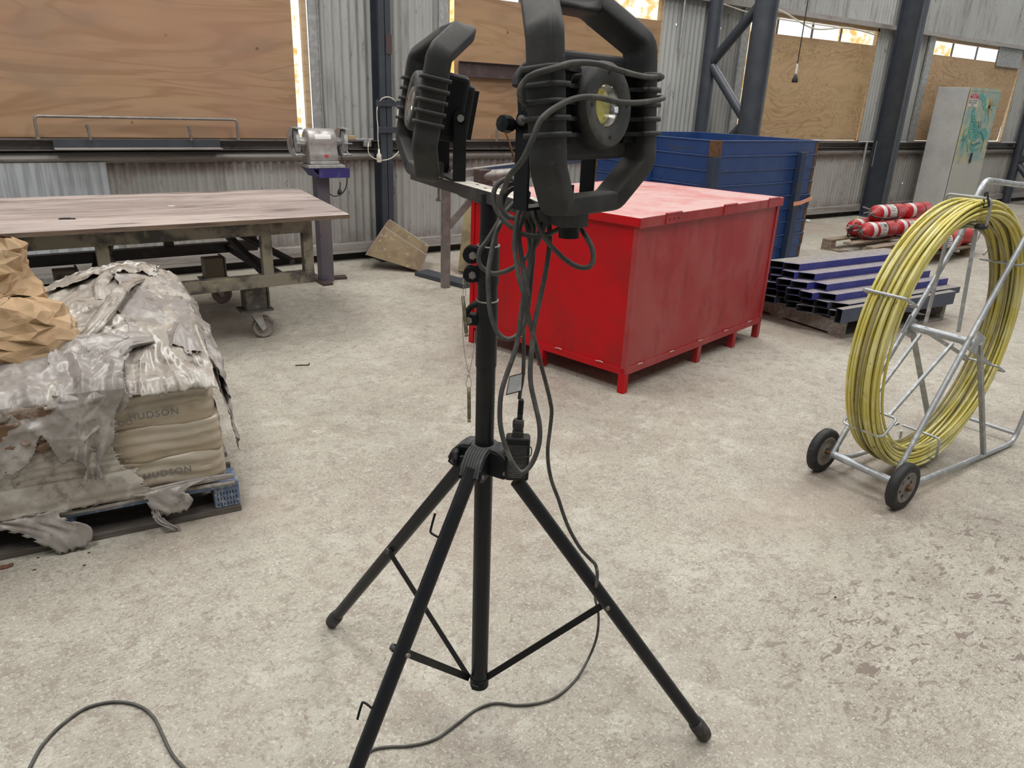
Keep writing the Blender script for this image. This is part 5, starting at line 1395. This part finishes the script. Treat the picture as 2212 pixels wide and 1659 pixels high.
MB().cyl(q + LEFT * .036 + NEAR * .010, q + LEFT * .036 + NEAR * .017, .007, n=6).build('latch_bolt', MAT['steel_dull'], stand)
a_, b_ = az(655), az(688)
MB().tube(catmull([a_ + LEFT * .018 + NEAR * .004, a_ + LEFT * .030 - U * .006, a_ + LEFT * .040 - U * .018, b_ + LEFT * .043 + U * .006]), .0085, 10, flat=.6).build('latch_lever', MAT['black_pc'], stand)
MB().bar(az(531) + LEFT * .012 + NEAR * .020, az(590) + LEFT * .006 + NEAR * .022, .020, .006, up=NEAR).build('clamp_plate', MAT['black_pc'], stand, bevel=.002)
# hub
hz = az(985)
m = MB(); m.lathe([(.0215, -.030), (.030, -.030), (.033, -.012), (.033, .016), (.029, .026), (.0215, .030)], hz, U, 36)
hub = m.build('hub_collar', MAT['black_pc'], stand)
MB().lathe([(.0212, .024), (.030, .024), (.030, .032), (.0212, .032)], hz, U, 36).build('hub_ring', MAT['bezel'], hub)
MB().cyl(az(1020) - U * .02, az(985), .0195, n=32).build('lower_tube', MAT['black_gloss'], stand)
dh = depth(hz)
tops = {'L': D(1003, 1000, dh + .030), 'F': D(1017, 1022, dh - .055), 'R': D(1122, 1046, dh - .015)}
feet = {'L': G(717, 1343, .017), 'F': Vector((.285, 1.032, .017)), 'R': G(1521, 1586, .017)}
joint = {}
base = AB + U * .012
for k in 'LFR':
    T_, F_ = tops[k], feet[k]
    d = (T_ - F_).normalized()
    lg = MB().cyl(F_ + d * .012, T_ + d * .01, .0158, n=28).build('leg', MAT['black_gloss'], stand)
    m = MB(); m.lathe([(0, -.016), (.010, -.014), (.017, -.006), (.0195, .004), (.0200, .030), (.0185, .048), (.0158, .050)], F_, d, 28)
    m.build('rubber_foot', MAT['rubber_foot'], lg)
    # hub arm: two cheeks and a ribbed saddle
    out = (T_ - hz); out -= U * out.dot(U); out.normalize(); sd = U.cross(out)
    m = MB()
    prof = [(.02, .028), (.045, .024), (.072, .000), (.078, -.022), (.060, -.032), (.02, -.030)]
    for s in (-1, 1): m.prism([hz + out * a + U * b + sd * s * .0205 for a, b in prof], sd * s * .005)
    arm = m.build('hub_arm', MAT['black_pc'], stand, bevel=.0015)
    m = MB()
    for i in range(7):
        x = -.019 + .0063 * i
        m.tube(catmull([hz + out * a + U * (b + .002) + sd * x for a, b in ((.025, .028), (.046, .024), (.066, .006), (.078, -.016))], 4), .0034, 8)
    m.build('ribbed_saddle', MAT['bezel'], arm)
    MB().cyl(hz + out * .064 - U * .016 - sd * .028, hz + out * .064 - U * .016 + sd * .028, .005, n=14).build('hub_rivet', MAT['steel_dull'], arm)
    # brace
    tt = {'L': .46, 'F': .445, 'R': .44}[k]
    J = T_.lerp(F_, 1 - tt) if False else T_ + (F_ - T_) * (1 - tt if False else tt)
    joint[k] = J
    o2 = (F_ - base); o2.z = 0; o2.normalize(); s2 = Vector((-o2.y, o2.x, 0))
    sdn = {'L': 1, 'F': -1, 'R': -1}[k]
    a = base + o2 * .018 + s2 * sdn * .019; b = J + s2 * sdn * .019
    if k == 'R': a = base + o2 * .018 - s2 * .0; b = J - o2 * .004
    MB().bar(a, b + (b - a).normalized() * .006, .004, .017, up=(0, 0, 1)).build('brace', MAT['black_pc'], stand, bevel=.001)
    MB().cyl(b - s2 * .008, b + s2 * .008, .0075, n=16).build('brace_bolt', MAT['bezel'], stand, bevel=.001)
    MB().cyl(J - s2 * .021, J + s2 * .021, .005, n=14).build('brace_pin', MAT['steel_dull'], stand)
MB().cyl(AB - U * .012, AB + U * .012, .0235, n=28).box(AB, (.06, .018, .014), Matrix.Rotation(.6, 4, 'Z')).build('base_bracket', MAT['black_pc'], stand, bevel=.002)
# knob on hub
k0 = hz + LEFT * .040 + NEAR * .012; m = MB(); m.cyl(k0, k0 + LEFT * .022, .006, n=14)
m.lathe([(0, .030), (.012, .030), (.020, .026), (.021, .018), (.017, .014), (0, .014)], k0, LEFT, 7, smooth=False)
m.build('lock_knob', MAT['black_pc'], stand, bevel=.0015)
# L hooks on the front leg
dl = (tops['F'] - feet['F'])
for pts in (((940, 1109), (934, 1130), (929, 1150), (940, 1157), (952, 1163)), ((772, 1554), (777, 1535), (783, 1516), (790, 1519), (806, 1532))):
    f = min(range(200), key=lambda i: abs(px_y(tops['F'] + (feet['F'] - tops['F']) * i / 200) - pts[-1][1])) / 200
    dd = depth(tops['F'] + (feet['F'] - tops['F']) * f)
    MB().tube(rounded([D(a, b, dd) for a, b in pts], .004, 3), .0026, 8).build('hook', MAT['black_pc'], stand)

# crossbar
BL = D(905, 377, 1.90); BR = D(1243, 475, 1.135)
bz = (BL.z + BR.z) / 2
BD = (BR - BL).normalized(); BS = Vector((BD.y, -BD.x, 0)).normalized(); BU = BS.cross(BD).normalized()
if BU.z < 0: BU = -BU
BW, BH = .046, .024
cb = MB().bar(BL, BR + BS * .0, BW, BH, up=(0, 0, 1)).build('crossbar', MAT['bar'], stand, bevel=.0015)
m = MB()
for i in range(9):
    q = BL + (BR - BL) * (.12 + .09 * i) + BU * (BH / 2 + .0004)
    m.bar(q - BD * .006 + BS * .006 * (1 if i % 2 else -1), q + BD * .006 + BS * .006 * (1 if i % 2 else -1), .005, .0004)
m.build('bar_slots', MAT['tube_in'], cb)
MB().cyl(BR - BD * .02 - BU * .012, BR - BD * .02 - BU * .030, .016, n=24).build('bar_plug', MAT['black_pc'], stand, bevel=.002)
q = D(948, 398, depth(BL + (BR - BL) * .14))
MB().cyl(q + Vector((0, 0, .02)), q - Vector((0, 0, .034)), .0035, n=10).cyl(q - Vector((0, 0, .034)), q - Vector((0, 0, .040)), .008, n=12).build('clamp_bolt', MAT['steel_dull'], stand)

# locking pins on wire lanyards
m = MB(); dp = depth(az(690)) - .03
def pin(p0, p1, r, nm):
    a = D(*p0, dp); b = D(*p1, dp); v = b - a; L = v.length
    return MB().lathe([(0, 0), (r, 0), (r, L * .34), (r * .85, L * .35), (r, L * .37), (r, L * .62), (r * .86, L * .63), (r, L * .66), (r, L * .90), (r * .7, L * .91), (r * .7, L * .94), (r, L * .95), (r * .9, L), (0, L)], a, v, 16).build(nm, MAT['brass'], stand)
pin((1000, 640), (1008, 727), .0040, 'locking_pin'); pin((1013, 836), (1013.5, 912), .0038, 'locking_pin')
def wire(pts, s=3.318, x=900, y=350, d=None, r=.0007, nm='wire_lanyard'):
    MB().tube(catmull(CR(x, y, s, pts, dp if d is None else d), 8), r, 6).build(nm, MAT['wire'], stand)
wire([(450, 640), (400, 665), (365, 720), (350, 800), (340, 850), (335, 900), (330, 965)]); wire([(455, 610), (500, 640), (470, 700), (420, 690), (380, 720), (362, 770), (350, 850), (352, 960)])
wire([(335, 1010), (330, 1200), (345, 1380), (365, 1480), (372, 1520)]); wire([(418, 1210), (412, 1320), (395, 1430), (375, 1510), (360, 1560), (355, 1600), (372, 1618), (392, 1600), (388, 1560), (372, 1515)])
MB().box(D(1004, 609, dp), (.009, .005, .009)).build('crimp', MAT['steel_bright'], stand, bevel=.001)
MB().box(D(1012, 811, dp), (.006, .004, .008)).build('crimp', MAT['steel_bright'], stand, bevel=.001)

# ------------------------------------------------------------------ floodlights
def floodlight(label, loc, yaw, tilt, yoke_label=None):
    t = thing('floodlight', label, 'floodlight', loc, (0, 0, yaw), 'caged floodlights on the stand')
    T = Matrix.Rotation(-tilt, 4, 'X'); PV = Vector((0, 0, .130))      # pivot
    def L(x, y, z):    # tilted local point ; z measured from the base
        return PV + T.to_3x3() @ (Vector((x, y, z)) - PV)
    def bld(m, nm, mt, par=None, **k): return m.build(nm, MAT[mt], par or t, world=False, **k)
    cz = .146
    # cage
    out = [(-.118, -.082), (-.118, .092), (-.064, .150), (.064, .150), (.118, .092), (.118, -.082), (.066, -.140), (-.066, -.140)]
    back = [0, 0, .052, .052, 0, 0, .026, .026]
    path = [L(x, -.070 + b, cz + z) for (x, z), b in zip(out, back)]
    path = rounded(path, .011, 3, True)
    a, b, c = .0155, .0255, .0075
    sec = []
    for sx, sy in ((1, 1), (-1, 1), (-1, -1), (1, -1)):
        cx_, cy_ = sx * (a - c), sy * (b - c)
        st = {(1, 1): 0, (-1, 1): 90, (-1, -1): 180, (1, -1): 270}[(sx, sy)]
        for i in range(4):
            g = math.radians(st + i * 30); sec.append((cx_ + c * math.cos(g), cy_ + c * math.sin(g)))
    cage = bld(MB().sweep(path, sec, T.to_3x3() @ Vector((0, 1, 0))), 'guard_frame', 'rubber')
    # seam line
    # grip ribs round the posts, continued as webs to the body
    for sx in (-1, 1):
        for i in range(5):
            z = cz - .040 + i * .0215
            ring = rounded([L(sx * .118 + p, -.070 + q, z) for p, q in ((-.0185, -.0285), (.0185, -.0285), (.0185, .0285), (-.0185, .0285))], .009, 4, True)
            m = MB(); m.sweep(ring, [(.003, .0035), (-.003, .0035), (-.003, -.0035), (.003, -.0035)], T.to_3x3() @ Vector((0, 0, 1)))
            bld(m, 'grip_rib', 'rubber', cage)
        m = MB()
        for i in range(5):
            z = cz - .040 + i * .0215
            m.add([L(sx * .112, -.094, z - .003), L(sx * .050, -.080, z - .003), L(sx * .050, -.030, z - .003), L(sx * .112, -.045, z - .003), L(sx * .112, -.094, z + .003), L(sx * .050, -.080, z + .003), L(sx * .050, -.030, z + .003), L(sx * .112, -.045, z + .003)],
                  [(3, 2, 1, 0), (4, 5, 6, 7), (0, 1, 5, 4), (1, 2, 6, 5), (2, 3, 7, 6), (3, 0, 4, 7)])
        m.box(L(sx * .090, -.058, cz - .0), (.045, .03, .105), T)
        bld(m, 'side_web', 'black_pc', None)
    # housing: stepped boxes
    m = MB(); m.box(L(0, -.050, cz), (.180, .030, .150), T); bld(m, 'front_housing', 'rubber', bevel=.008, seg=3)
    m = MB(); m.box(L(0, -.015, cz), (.140, .06, .136), T); m.box(L(0, .008, cz - .005), (.126, .045, .120), T); bld(m, 'rear_housing', 'black_pc', bevel=.012, seg=3)
    m = MB()
    for i in range(7): m.box(L(-.051 + .017 * i, .032, cz - .005), (.004, .014, .100), T)
    bld(m, 'cooling_fins', 'black_pc')
    # barrel, bezel, lens
    fwd = T.to_3x3() @ Vector((0, -1, 0)); o = L(0, -.060, cz)
    bld(MB().lathe([(.062, 0), (.062, .022), (.060, .030), (.057, .033)], o, fwd, 56), 'barrel', 'rubber')
    bz_ = bld(MB().lathe([(.057, .033), (.055, .0345), (.033, .0325), (.031, .029), (.0305, .010)], o, fwd, 56), 'bezel_ring', 'bezel')
    m = MB()
    for g in (0, 90, 180, 270):
        e = T.to_3x3() @ Vector((math.sin(math.radians(g)), 0, math.cos(math.radians(g))))
        q = o + e * .045 + fwd * .0336
        m.cyl(q, q + fwd * .0006, .0030, n=12)
    bld(m, 'screw_holes', 'tube_in', bz_)
    bld(MB().lathe([(.006, -.009), (.020, -.001), (.0305, .025)], o, fwd, 48), 'reflector', 'reflector')
    bld(MB().cyl(o - fwd * .011, o + fwd * .017, .0245, n=36), 'led_chip', 'led')
    bld(MB().lathe([(.0001, .039), (.010, .0382), (.020, .0360), (.026, .0335), (.0305, .0295)], o, fwd, 48), 'lens', 'lens')
    # yoke
    for sx in (-1, 1):
        x = sx * .082
        m = MB(); m.add([Vector((x, -.014, .0)), Vector((x, .014, .0)), Vector((x, .014, .130)), Vector((x, -.014, .130)), Vector((x + sx * .005, -.014, .0)), Vector((x + sx * .005, .014, .0)), Vector((x + sx * .005, .014, .130)), Vector((x + sx * .005, -.014, .130))],
                        [(0, 1, 2, 3), (7, 6, 5, 4), (0, 4, 5, 1), (1, 5, 6, 2), (2, 6, 7, 3), (3, 7, 4, 0)])
        m.cyl(Vector((x, 0, .130)), Vector((x + sx * .005, 0, .130)), .014, n=28)
        bld(m, 'yoke_arm', 'black_pc', bevel=.001)
        bld(MB().cyl(Vector((x + sx * .005, 0, .130)), Vector((x + sx * .010, 0, .130)), .0075, n=18).cyl(Vector((x + sx * .010, 0, .130)), Vector((x + sx * .014, 0, .130)), .0048, n=6), 'pivot_bolt', 'steel_bright')
        bld(MB().cyl(Vector((sx * .05, 0, .130)), Vector((x, 0, .130)), .012, n=18), 'pivot_boss', 'black_pc')
    bld(MB().box((0, 0, .0025), (.172, .028, .005)), 'yoke_base', 'black_pc', bevel=.001)
    bld(MB().box((-.0, -.022, .018), (.035, .004, .034)), 'yoke_tab', 'bezel', bevel=.001)
    return t, L, bld, cz
def on_bar(s): return BL + (BR - BL) * s + BU * (BH / 2)
pR = on_bar(.915)
FR, LR_, bR, czR = floodlight('large near floodlight facing right, black cable wrapped twice across its lens', pR + Vector((.0, .0, 0)), math.radians(14), math.radians(6))
bR(MB().cyl(LR_(-.060, .02, .125), LR_(-.095, .02, .125), .007, n=14).lathe([(0, 0), (.011, 0), (.0125, .005), (.0125, .020), (0, .022)], LR_(-.092, .02, .125), (-1, 0, .12), 9, smooth=False), 'dial_knob', 'black_pc', bevel=.001)
pL = on_bar(.30)
FL, LL_, bL, czL = floodlight('far floodlight facing left, seen from behind its side', pL, math.radians(-108), math.radians(10))

def wl(t, p): return wmat(t) @ Vector(p)
# cable wrapped twice across the near floodlight
cc = .0042
def LC(x, y, z): return wl(FR, LR_(x, y, czR + z))
w = [LC(x * .84, y * (.92 if y > -.1 else .815), z * .84) for x, y, z in ((-.125, .045, .030), (-.150, .02, .040), (-.178, -.02, .046), (-.182, -.05, .030), (-.186, -.07, .018), (-.182, -.095, .034), (-.165, -.122, .050), (-.12, -.127, .060), (-.06, -.130, .062), (0, -.133, .055), (.06, -.131, .050), (.12, -.124, .050), (.168, -.116, .055), (.185, -.09, .052), (.182, -.05, .046), (.14, -.005, .038), (.12, .03, .030), (.05, .072, .02), (-.05, .078, .01), (-.13, .05, .0))]
coil = thing('power_cable', 'grey-black cable looped round the near floodlight and hanging in coils from the bar', 'cable', AT)
dq = depth(LC(-.135, -.06, .03))
w = [D(1160, 222, dq + .07), D(1143, 227, dq + .03), D(1127, 216, dq), D(1123, 195, dq - .01), D(1136, 172, dq - .015), D(1160, 158, dq - .03)] + w[6:-2]
MB().tube(catmull(w, 8), cc, 10).build('cable_wrap', MAT['cable'], coil)
w2 = [LC(x * .84, y * (.92 if y > -.1 else .815), z * .84) for x, y, z in ((.05, .072, .02), (.12, .03, .022), (.150, -.01, .028), (.184, -.055, .022), (.186, -.095, .018), (.165, -.118, .014), (.11, -.124, .008), (.05, -.131, .004), (0, -.133, .004), (-.06, -.131, .010), (-.11, -.128, .008), (-.155, -.124, -.004), (-.182, -.108, -.025), (-.198, -.09, -.055), (-.204, -.075, -.085), (-.195, -.04, -.11), (-.16, .0, -.135))]
MB().tube(catmull(w2, 8), cc, 10).build('cable_wrap', MAT['cable'], coil)
m = MB(); dq = depth(LC(-.135, -.05, .03)) + .03
m.tube(catmull([D(1160, 128, dq + .03), D(1146, 137, dq), D(1130, 150, dq), D(1119, 168, dq), D(1116, 186, dq)]), .0068, 10)
m.build('cable_gland', MAT['rubber'], coil)

d0 = 1.225
def strand(pts, d, r=cc, par=None, nm='hanging_loop', mt='cable'):
    return MB().tube(catmull(CR(900, 350, 3.318, pts, d), 8), r, 10).build(nm, MAT[mt], par or coil)
strand([(760, 190, 1.20), (735, 150, 1.19), (690, 122), (640, 122), (590, 150), (558, 200), (550, 270), (570, 340), (610, 400), (660, 450), (710, 485), (770, 518), (860, 532), (930, 520), (1010, 486, 1.22), (1050, 450, 1.24)], 1.215)
strand([(775, 190, 1.20), (720, 155), (670, 160), (620, 205), (603, 280), (615, 340), (655, 385), (710, 405), (770, 395, 1.26), (800, 340, 1.28)], 1.225)
strand([(790, 210, 1.19), (730, 185), (680, 195), (635, 240), (612, 310), (625, 370), (655, 400, 1.25)], 1.235)
strand([(800, 225, 1.19), (740, 250), (690, 300), (645, 350), (600, 410), (550, 490), (500, 570), (455, 630), (443, 690), (460, 745), (510, 785), (560, 800), (640, 782), (720, 740), (790, 680), (850, 600), (890, 530), (925, 450), (935, 380)], 1.295)
strand([(800, 240, 1.18), (765, 290), (735, 350), (715, 430), (705, 520), (703, 620), (715, 720), (735, 830), (765, 940), (790, 1060, 1.21), (820, 1180, 1.225), (850, 1300, 1.245), (885, 1430, 1.265)], 1.20)
strand([(815, 330, 1.2), (770, 390), (742, 460), (733, 540), (745, 640), (760, 740), (780, 860), (800, 960)], 1.215)
strand([(640, 390, 1.27), (590, 460), (555, 560), (530, 680), (512, 800), (515, 940), (525, 1060), (550, 1160), (590, 1235), (650, 1270), (710, 1250), (755, 1200), (785, 1120), (805, 980), (820, 820), (835, 660), (840, 520), (835, 400, 1.25)], 1.25)
strand([(905, 400, 1.23), (880, 500), (835, 620), (800, 780), (770, 940), (750, 1080), (735, 1220), (700, 1370), (650, 1510), (610, 1640), (597, 1760), (600, 1880), (625, 2000), (665, 2110), (710, 2190), (755, 2225), (805, 2190), (850, 2110), (880, 2000), (880, 1880), (850, 1740), (820, 1600), (815, 1480), (825, 1350), (842, 1180), (875, 1020), (915, 840), (945, 660), (955, 520), (945, 400, 1.22)], 1.225)
strand([(800, 380, 1.25), (825, 480, 1.265), (830, 620, 1.29), (815, 780, 1.32), (790, 920, 1.35), (775, 1060, 1.38), (768, 1250, dh - .12), (768, 1400, dh - .09), (764, 1520, dh - .07)], 1.24)
strand([(840, 350, 1.18), (850, 400), (880, 470), (930, 560), (990, 630), (1060, 695), (1130, 740), (1190, 758), (1240, 748), (1266, 700), (1260, 630), (1235, 570), (1205, 520), (1175, 470, 1.20)], 1.17)
strand([(885, 220, 1.17), (930, 250), (900, 290, 1.2), (860, 300, 1.21), (790, 270, 1.21)], 1.19)
strand([(780, 410, 1.26), (800, 520), (812, 600), (800, 690)], 1.26, nm='hanging_loop')

# the mains lead running down to the floor
lead = thing('mains_lead', 'long black lead dropping from the coils past the right leg to the floor', 'cable', (AB.x, AB.y, 0))
def C7(pts): return [D(900 + a / 3.318, 800 + b / 3.318, dd) for a, b, dd in pts]
pa = CR(900, 350, 3.318, [(885, 1430, 1.265), (920, 1560, 1.285), (945, 1659, 1.30)], 1.205)
pb_ = C7([(958, 225, 1.32), (968, 300, 1.335), (955, 430, 1.355), (940, 560, 1.375), (945, 680, 1.39), (970, 800, 1.405), (1015, 920, 1.42), (1055, 1040, 1.435), (1100, 1150, 1.45), (1170, 1270, 1.475), (1240, 1350, 1.49)])
def C8(a, b, z): return G(650 + a / 2.865, 1080 + b / 2.865, z)
pc = [D(1287, 1222, 1.515), D(1290, 1250, 1.55)]
pd = [C8(1820, 600, .30), C8(1842, 720, .18), C8(1830, 850, .09), C8(1785, 970, .03), C8(1710, 1100, .005), C8(1600, 1205, .005), C8(1480, 1255, .005), C8(1340, 1270, .005), C8(1200, 1258, .005), C8(1080, 1300, .005), C8(960, 1390, .005), C8(830, 1480, .005), C8(680, 1520, .005), C8(520, 1530, .005), C8(430, 1555, .005), C8(330, 1640, .005), C8(200, 1800, .005)]
MB().tube(catmull(pa + pb_ + pc + pd, 8), .0036, 10).build('lead', MAT['cable'], lead)
fl = [G(a, b, .005) for a, b in ((40, 1720), (66, 1655), (95, 1605), (140, 1560), (190, 1528), (250, 1516), (300, 1525), (332, 1550), (352, 1590), (372, 1630), (400, 1662), (450, 1720))]
fc = thing('floor_cable', 'black cable arching over the floor at the bottom left corner', 'cable', fl[5])
MB().tube(catmull(fl, 8), .0042, 10).build('cable', MAT['cable'], fc)

# lead of the far floodlight
bL(MB().tube([wmat(FL).inverted() @ v for v in catmull([D(995, 275, 1.84), D(999, 300, 1.83), D(997, 325, 1.80), D(987, 345, 1.75), D(974, 363, 1.73), D(969, 380, 1.72), D(976, 402, 1.66), D(992, 418, 1.57), D(1012, 427, 1.52), D(1040, 437, 1.46)], 8)], .0042, 10), 'supply_lead', 'cable')

# ------------------------------------------------------------------ driver box strapped at the hub
bc = D(1117.5, 987, dh - .045)
view = (CAM_C - bc); view.z = 0; yaw = math.atan2(view.x, -view.y)
box = thing('junction_box', 'black rectangular power box strapped beside the stand hub', 'power box', bc, (0, 0, -(-yaw) if False else yaw))
def bb(m, nm, mt, **k): return m.build(nm, MAT[mt], box, world=False, **k)
bb(MB().box((0, 0, 0), (.052, .034, .102)), 'case', 'black_pc', bevel=.007, seg=4)
bb(MB().box((0, -.0172, -.004), (.040, .0012, .078)), 'cover_panel', 'rubber', bevel=.0006)
m = MB()
for i in range(8): m.box((-.001, -.0181, -.010 - .0042 * i), (.030 - .006 * (i % 3), .0003, .0012))
bb(m, 'rating_print', 'ink_grey')
bb(MB().tube(rounded([(-.029, .0, .014), (-.029, -.0195, .012), (0, -.0205, .008), (.029, -.0195, .013), (.030, .0, .018), (.029, .019, .016), (-.029, .019, .016)], .006, 4, True), .0014, 8, closed=True).box((.004, -.0215, .006), (.004, .003, .004)), 'cable_tie', 'ink')
bb(MB().box((-.001, 0, .056), (.024, .02, .012)).box((-.001, 0, .064), (.021, .018, .006)), 'gland_seat', 'rubber', bevel=.0015)
m = MB(); m.lathe([(0, 0), (.0105, 0), (.0125, .004), (.0125, .016), (.009, .022), (0, .022)], (-.001, 0, .067), (0, 0, 1), 12, smooth=False)
bb(m, 'gland_nut', 'rubber', bevel=.0008)
m = MB(); pr = []
for i in range(15): pr += [(.0066 if i % 2 else .0054, .088 + i * .0022)]
m.lathe([(.0058, .086), (.0058, .100)] + [(r_, h + .012) for r_, h in pr] + [(.004, .135), (0, .135)], (-.001, 0, 0), (.03, 0, 1), 16)
bb(m, 'strain_relief', 'black_pc')
Mi = wmat(box).inverted()
bb(MB().tube([Mi @ v for v in catmull([D(1122, 862, dh - .045), D(1124, 845, dh - .05), D(1127, 830, dh - .055), D(1129, 815, dh - .062), D(1130.3, 805, dh - .07)], 6)], .0040, 10), 'cable_tail', 'cable')
# tag on the cable
tg = D(1124, 830, dh - .075)
tc = thing('cable_tag', 'small silver grid-patterned tag folded round the cable above the power box', 'tag', tg)
tp = [D(1060 + a / 5.53, 760 + b / 5.53, dh - .075 + e) for a, b, e in ((385, 250, 0), (222, 292, -.008), (180, 520, -.010), (370, 470, 0))]
nrm = (tp[1] - tp[0]).cross(tp[3] - tp[0]).normalized() * .0008
MB().prism(tp, nrm).build('tag_border', MAT['ink'], tc)
def inset(f, k):
    c = sum(tp, Vector()) / 4; return [c + (p - c) * f + (CAM_C - c).normalized() * k for p in tp]
MB().prism(inset(.88, .0012), nrm * .3).build('tag_face', MAT['steel_bright'] if False else MAT['galv'], tc)
m = MB(); q = inset(.86, .0020)
for i in range(9):
    f = i / 8; m.tube([q[0].lerp(q[3], f), q[1].lerp(q[2], f)], .00025, 4)
for i in range(12):
    f = i / 11; m.tube([q[0].lerp(q[1], f), q[3].lerp(q[2], f)], .0002, 4)
m.build('tag_grid', MAT['white'], tc)

# ------------------------------------------------------------------ bits on the floor
def bit(px, py, nm, label, cat, mt, size, seed=0, z=0):
    p = G(px, py)
    m = MB(); m.superbox(p + Vector((0, 0, size[2])), size, 3, 6, lambda w_, q_: Vector((0, 0, 0)) + w_ * .35 * noise.noise(w_ * 60 + Vector((seed, 0, 0))))
    return tag(m.build(nm, MAT[mt]), label, cat)
bit(12, 1226, 'brown_scrap', 'brown scrap of bark on the floor at the left edge below the pallet', 'scrap', 'kraft_leaf', (.022, .010, .004), 1)
bit(192, 1195, 'brown_scrap', 'tiny brown scrap just under the film tatter touching the floor', 'scrap', 'kraft_leaf', (.005, .003, .002), 2)
bit(182, 1222, 'brown_scrap', 'small brown scrap furthest from the pallet on its left side', 'scrap', 'kraft_leaf', (.005, .003, .002), 3)
bit(83, 1205, 'brown_scrap', 'tiny brown scrap close under the pallet left half', 'scrap', 'kraft_leaf', (.004, .003, .002), 4)
bit(74, 1232, 'brown_scrap', 'little dark sliver lying left of the pallet scraps', 'scrap', 'kraft_leaf', (.006, .002, .002), 5)
bit(536, 880, 'white_chip', 'small white chip on the floor right of the sacks', 'chip', 'white', (.005, .004, .002), 6)
bit(681, 932, 'white_chip', 'flat white chip on the floor between the sacks and the stand', 'chip', 'white', (.014, .004, .001), 7)
bit(1229, 1070, 'white_chip', 'tiny white chip on the floor right of the stand leg', 'chip', 'white', (.003, .003, .0015), 8)
bit(1804, 1291, 'dark_grit', 'single black speck on the floor below the reel trolley', 'grit', 'ink', (.004, .003, .002), 9)
p = G(1933, 920)
tag(MB().grid(lambda u, v: p + Vector((.05 * u, .018 * v, .003 + .008 * math.sin(PI * u))), 8, 3).build('paper_scrap', MAT['white'], solid=.0008), 'small curled white paper scrap on the floor inside the reel', 'scrap')
p = G(655, 790); tag(MB().bar(p + Vector((-.04, .02, .003)), p + Vector((.03, -.01, .003)), .006, .004).bar(p + Vector((.03, -.01, .003)), p + Vector((.045, .02, .003)), .005, .004).build('metal_offcut', MAT['ink']), 'thin dark bent offcut on the floor under the table shadow', 'offcut')
tag(bit(1745, 480, 'x', 'white plastic cap on the floor behind the blue bin corner', 'cap', 'white', (.03, .03, .02), 4), 'white plastic cap on the floor behind the blue bin corner', 'cap').name = 'plastic_cap'
